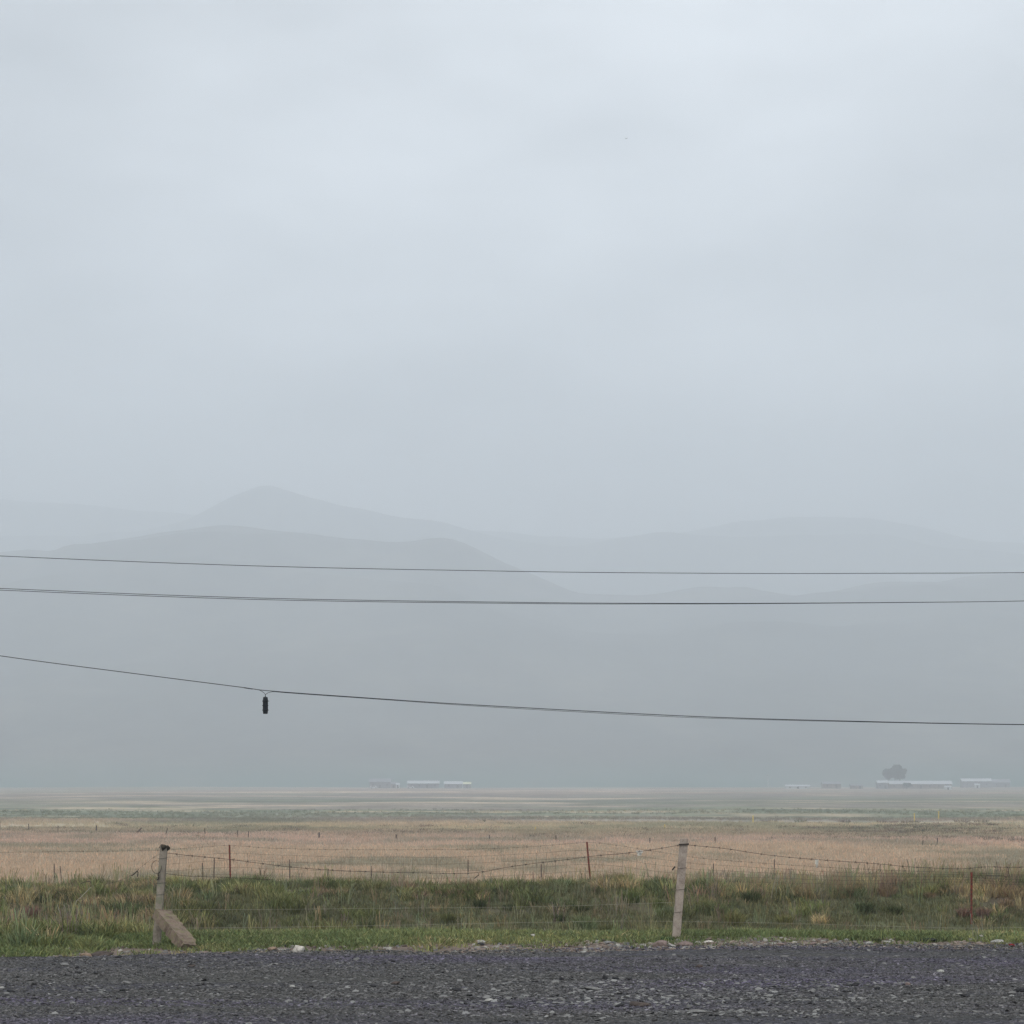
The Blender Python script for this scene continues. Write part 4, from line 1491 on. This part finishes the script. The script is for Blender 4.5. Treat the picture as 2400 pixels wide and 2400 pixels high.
ST = [(700, 2237, 24, 21, 'white', 'blocky chalk white rock at the gravel edge'),
      (1418, 2298, 12, 12, 'dark', 'upright black stone left end of the small stone heap'),
      (1442, 2300, 16, 7, 'dark', 'low black stone second in the small stone heap'),
      (1456, 2299, 13, 7, 'grey', 'light stone in the middle of the small stone heap'),
      (1475, 2301, 16, 6, 'dark', 'flat dark stone right end of the small stone heap'),
      (1317, 2300, 11, 9, 'dark', 'dark cube shaped stone left of the small stone heap'),
      (1301, 2305, 18, 7, 'grey', 'dull flat stone touching the dark cube shaped stone'),
      (1451, 2362, 19, 7, 'dark', 'black oval stone beside the large brown slab'),
      (1498, 2361, 42, 12, 'brown', 'large brown flat slab in the lower middle of the gravel'),
      (1388, 2322, 40, 9, 'grey', 'long grey slab below the small stone heap'),
      (926, 2309, 17, 8, 'brown', 'reddish brown stone left of the middle'),
      (872, 2317, 24, 7, 'dark', 'dark flat stone left of the reddish brown stone'),
      (1070, 2324, 20, 9, 'dark', 'dark pointed stone left of the pale tile'),
      (1174, 2313, 16, 4, 'dark', 'thin dark sliver above the pale tile'),
      (1146, 2348, 19, 7, 'pale', 'pale tile shaped stone left of the middle'),
      (1634, 2378, 40, 9, 'grey', 'long pale slab near the bottom right of the brown slab'),
      (1638, 2270, 15, 9, 'brown', 'olive brown pebble under the taller post'),
      (2204, 2280, 15, 8, 'pale', 'pale tipped stone on the right gravel'),
      (2128, 2315, 11, 9, 'pink', 'pink stone on the right gravel'),
      (2004, 2314, 16, 8, 'dark', 'round dark stone left of the pink stone'),
      (2056, 2322, 14, 7, 'dark', 'dark stone close left of the pink stone'),
      (2262, 2338, 22, 6, 'dark', 'dark flat stone right of the pink stone'),
      (2370, 2331, 20, 7, 'grey', 'grey slab at the right edge, left one'),
      (2392, 2325, 26, 9, 'dark', 'dark slab cut by the right edge'),
      (2290, 2360, 9, 7, 'dark', 'small black stone low on the right gravel'),
      (1978, 2266, 13, 5, 'dark', 'dark chip high on the right gravel'),
      (1368, 2233, 14, 6, 'pale', 'pale chip at the gravel edge left of the taller post'),
      (25, 2331, 17, 7, 'dark', 'dark stone at the left edge of the gravel'),
      (5, 2321, 12, 6, 'pale', 'pale chip at the left edge of the gravel'),
      (183, 2275, 11, 7, 'dark', 'black stone on the left gravel'),
      (151, 2269, 19, 8, 'grey', 'grey stone left of the black stone on the left gravel'),
      (279, 2250, 14, 6, 'dark', 'dark stone near the gravel edge left of the strut'),
      (449, 2271, 16, 6, 'brown', 'brown stone on the gravel below the strut'),
      (298, 2311, 20, 6, 'grey', 'flat grey stone in the middle of the left gravel'),
      (685, 2316, 12, 6, 'pale', 'pale stone below the chalk white rock'),
      (1545, 2213, 32, 17, 'pink', 'pinkish rock on the verge left of the taller post foot'),
      (1606, 2213, 34, 13, 'pink', 'low pinkish rock on the verge right of the taller post foot'),
      (1508, 2213, 16, 7, 'pale', 'pale rock beside the pinkish rock on the verge'),
      (1561, 2203, 12, 5, 'white', 'small white stone against the taller post'),
      (1660, 2204, 22, 7, 'white', 'white stone pair on the verge right of the taller post'),
      (1573, 2219, 16, 5, 'pale', 'pale flat stone below the taller post'),
      (1422, 2206, 18, 8, 'grey', 'grey stone at the grass edge left of the taller post'),
      (1126, 2206, 20, 10, 'pale', 'pale lump in the grass edge at the middle'),
      (1127, 2210, 15, 8, 'dark', 'dark stone under the pale lump at the middle'),
      (1308, 2200, 14, 5, 'brown', 'brown clod in the grass edge right of the middle'),
      (240, 2236, 44, 14, 'brown', 'large brown earth clod on the verge left of the strut'),
      (202, 2236, 26, 10, 'tan', 'tan clod left of the large brown earth clod'),
      (56, 2234, 12, 9, 'grey', 'grey stone standing at the far left verge'),
      (330, 2234, 16, 7, 'dark', 'dark stone on the verge right of the large brown clod'),
      (512, 2234, 24, 9, 'brown', 'brown clod on the verge just right of the strut'),
      (549, 2235, 15, 9, 'dark', 'dark clod on the verge second right of the strut'),
      (638, 2233, 20, 9, 'tan', 'tan clod just left of the chalk white rock'),
      (667, 2214, 12, 7, 'dark', 'dark stone in the grass above the chalk white rock'),
      (880, 2206, 12, 6, 'dark', 'small dark stone in the grass edge left of the middle'),
      (2036, 2206, 16, 6, 'pale', 'pale flat stone left of the dark weed tuft'),
      (2078, 2204, 18, 7, 'pale', 'pale stone right of the dark weed tuft'),
      (1987, 2199, 12, 6, 'pale', 'light stone in the short grass at right'),
      (2338, 2206, 26, 12, 'pale', 'largest pale rock at the right verge beside the red wrapper'),
      (2318, 2212, 18, 7, 'brown', 'brown stone beside the largest pale rock'),
      (2352, 2218, 16, 5, 'white', 'flat white stone just left of the red wrapper'),
      (2384, 2210, 12, 6, 'dark', 'dark stone right of the red wrapper'),
      (1816, 2208, 20, 6, 'grey', 'grey flat stone on the right verge'),
      (1830, 2216, 18, 6, 'pink', 'pinkish flat stone on the right verge'),
      (1905, 2216, 16, 6, 'pink', 'reddish stone on the right verge')]
for i, (x, y, w, h, kd, lb) in enumerate(ST):
    stone(x, y, w, h, kd, lb, i + 1)

q = px(2371, 2218, EYE * FPX / (2218 - HZ))
scrap('litter_wrapper', Vector((q.x, q.y, 0.0)), 0.055, 0.05, 3.0, M_REDRAG, 'crumpled bright red wrapper on the right verge', 'litter', 7, False)
q = px(1248, 2196, EYE * FPX / (2200 - HZ))
scrap('litter_bag', Vector((q.x, q.y, 0.03)), 0.05, 0.05, 8.0, M_RAG, 'white plastic bag piece standing in grass right of the middle', 'litter', 7, False)
q = px(2300, 2200, EYE * FPX / (2202 - HZ))
scrap('litter_bag', Vector((q.x, q.y, 0.03)), 0.03, 0.04, 12.0, M_RAG, 'small white plastic shred in grass left of the largest pale rock', 'litter', 7, False)
q = px(2178, 2200, EYE * FPX / (2202 - HZ))
bm = stone_geo(6.6, 0.10, 0.05, 0.022, 3, 0.5)
o = link('rubber_scrap', bm_mesh('rubber_scrap', bm), M_TARP, None, (q.x, q.y, H(q.x, q.y) + 0.03))
tag(o, 'black rubber scrap lying along the right verge', 'rubber scrap')


# ------------------------------------------------------------------ tussocks one can pick out
def tussock(x, ybase, w_px, h_px, col, label, seed, d=None):
    if d is None:                                     # find where the slope shows at this row
        ds = np.arange(38.9, 42.6, 0.05) if not (x < 340 and ybase > 2150) else np.arange(25.5, 30, 0.1)
        u = (x - 1200) / FPX
        d = float(min(ds, key=lambda q_: abs(row(u * q_, q_) - ybase) ))
    k = d / FPX
    w, h = w_px * k / 2, h_px * k
    c = px(x, ybase, d)
    c.z = H(c.x, d)
    vs, fs, cs = blades(int(150 + w * 600), h * 0.5, h * 1.02, w * 0.6, 0.75, 0.013, seed, 0.6, col, 0.5)
    me = shaded_mesh('grass_tussock', vs, fs, cs, M_TUSS)
    o = link('grass_tussock', me, None, None, c)
    return tag(o, label, 'grass tussock', 'grass tussocks on the bank')


def make_tuss_mat():
    m, nt, b = mat_new('tussock_blades')
    a = nt.nodes.new('ShaderNodeAttribute')
    a.attribute_name = 'shade'
    nt.links.new(a.outputs['Color'], b.inputs['Base Color'])
    b.inputs['Roughness'].default_value = 0.75
    t = nt.nodes.new('ShaderNodeBsdfTranslucent')
    nt.links.new(a.outputs['Color'], t.inputs['Color'])
    mx = nt.nodes.new('ShaderNodeMixShader')
    mx.inputs[0].default_value = 0.25
    nt.links.new(b.outputs[0], mx.inputs[1])
    nt.links.new(t.outputs[0], mx.inputs[2])
    nt.links.new(mx.outputs[0], nt.nodes['Material Output'].inputs['Surface'])
    return m


M_TUSS = make_tuss_mat()
GR, DG, OL, BRN, RBR, YG = (0.14, 0.17, 0.06), (0.085, 0.105, 0.045), (0.14, 0.15, 0.06), (0.27, 0.205, 0.125), (0.26, 0.17, 0.13), (0.22, 0.22, 0.09)
TU = [(2030, 2138, 52, 32, DG, 'dark green tussock alone on the right slope'),
      (2098, 2142, 50, 26, DG, 'flatter dark tussock right of the lone dark green one'),
      (2258, 2150, 36, 34, RBR, 'reddish brown tussock left of the lowest red post'),
      (2305, 2152, 44, 34, RBR, 'reddish brown tussock right of the lowest red post'),
      (2360, 2130, 46, 32, BRN, 'brown tussock near the right edge'),
      (2180, 2105, 34, 20, BRN, 'small brown tussock between lone dark tussock and lowest red post'),
      (2080, 2098, 60, 32, BRN, 'straw brown clump on the crest at right'),
      (1985, 2098, 70, 30, BRN, 'wide brown clump on the crest below the dangling scrap'),
      (75, 2150, 44, 40, RBR, 'purplish brown tussock at far left'),
      (38, 2172, 50, 40, BRN, 'straw brown tussock at the left edge'),
      (110, 2160, 30, 40, DG, 'dark green tussock among the brown ones at far left'),
      (98, 2094, 34, 18, DG, 'dark green tuft on the crest at far left'),
      (238, 2100, 40, 30, GR, 'bright green tussock on the crest left of the mossy post'),
      (320, 2178, 60, 36, OL, 'olive tussock directly left of the mossy post foot'),
      (250, 2200, 54, 34, GR, 'green tussock on the lower slope left of the strut'),
      (150, 2205, 60, 32, YG, 'yellow green tussock low at the left'),
      (690, 2140, 70, 30, OL, 'olive tussock on the slope above the chalk white rock'),
      (735, 2183, 60, 36, GR, 'large green tussock low on the slope above the white rock'),
      (860, 2180, 50, 28, DG, 'dark tussock low on the slope left of the middle'),
      (1050, 2165, 46, 34, OL, 'olive tussock on the slope at the middle'),
      (1125, 2128, 34, 30, DG, 'dark rounded tussock high on the slope at the middle'),
      (1195, 2132, 50, 18, DG, 'flat dark tussock at the middle beside bare soil'),
      (1365, 2138, 40, 24, DG, 'dark tussock below the middle red post'),
      (1310, 2160, 40, 26, DG, 'dark tussock lower left of the middle red post'),
      (1480, 2115, 56, 36, GR, 'green tussock on the crest left of the taller post'),
      (1540, 2128, 40, 30, GR, 'green tussock nearest left of the taller post'),
      (1425, 2190, 60, 34, OL, 'olive tussock low on the slope left of the taller post'),
      (1720, 2165, 76, 40, YG, 'broad yellow green tussock right of the taller post'),
      (1760, 2112, 60, 34, DG, 'dark tussock on the crest right of the taller post'),
      (1860, 2110, 60, 22, DG, 'long dark tussock on the crest under the wires'),
      (1840, 2165, 60, 32, YG, 'yellow green tussock second right of the taller post'),
      (2054, 2204, 26, 16, DG, 'small dark weed tuft at the gravel edge on the right'),
      (1560, 2200, 60, 14, (0.06, 0.12, 0.045), 'low bright green weed at the taller post foot')]
for i, (x, yb, w, h, c_, lb) in enumerate(TU):
    tussock(x, yb, w, h, c_, lb, 900 + i, EYE * FPX / (yb - HZ) if yb >= 2197 else None)

# ------------------------------------------------------------------ haze
vs, fs = box_geo(-8800, 8800, -3200, 8800, -5.0, 690)
hz_o = link('haze', mesh('haze', vs, fs))
m = bpy.data.materials.new('mist')
m.use_nodes = True
m.node_tree.nodes.clear()
ho = m.node_tree.nodes.new('ShaderNodeOutputMaterial')
hv = m.node_tree.nodes.new('ShaderNodeVolumePrincipled')
hv.inputs['Color'].default_value = (0.88, 0.939, 1.0, 1)
hv.inputs['Density'].default_value = HAZE_DENSITY
hv.inputs['Anisotropy'].default_value = 0.1
m.node_tree.links.new(hv.outputs[0], ho.inputs['Volume'])
try:
    m.cycles.homogeneous_volume = True
except Exception:
    pass
hz_o.data.materials.append(m)
tag(hz_o, 'pale grey mist filling the air over the plain', None, None, 'stuff')
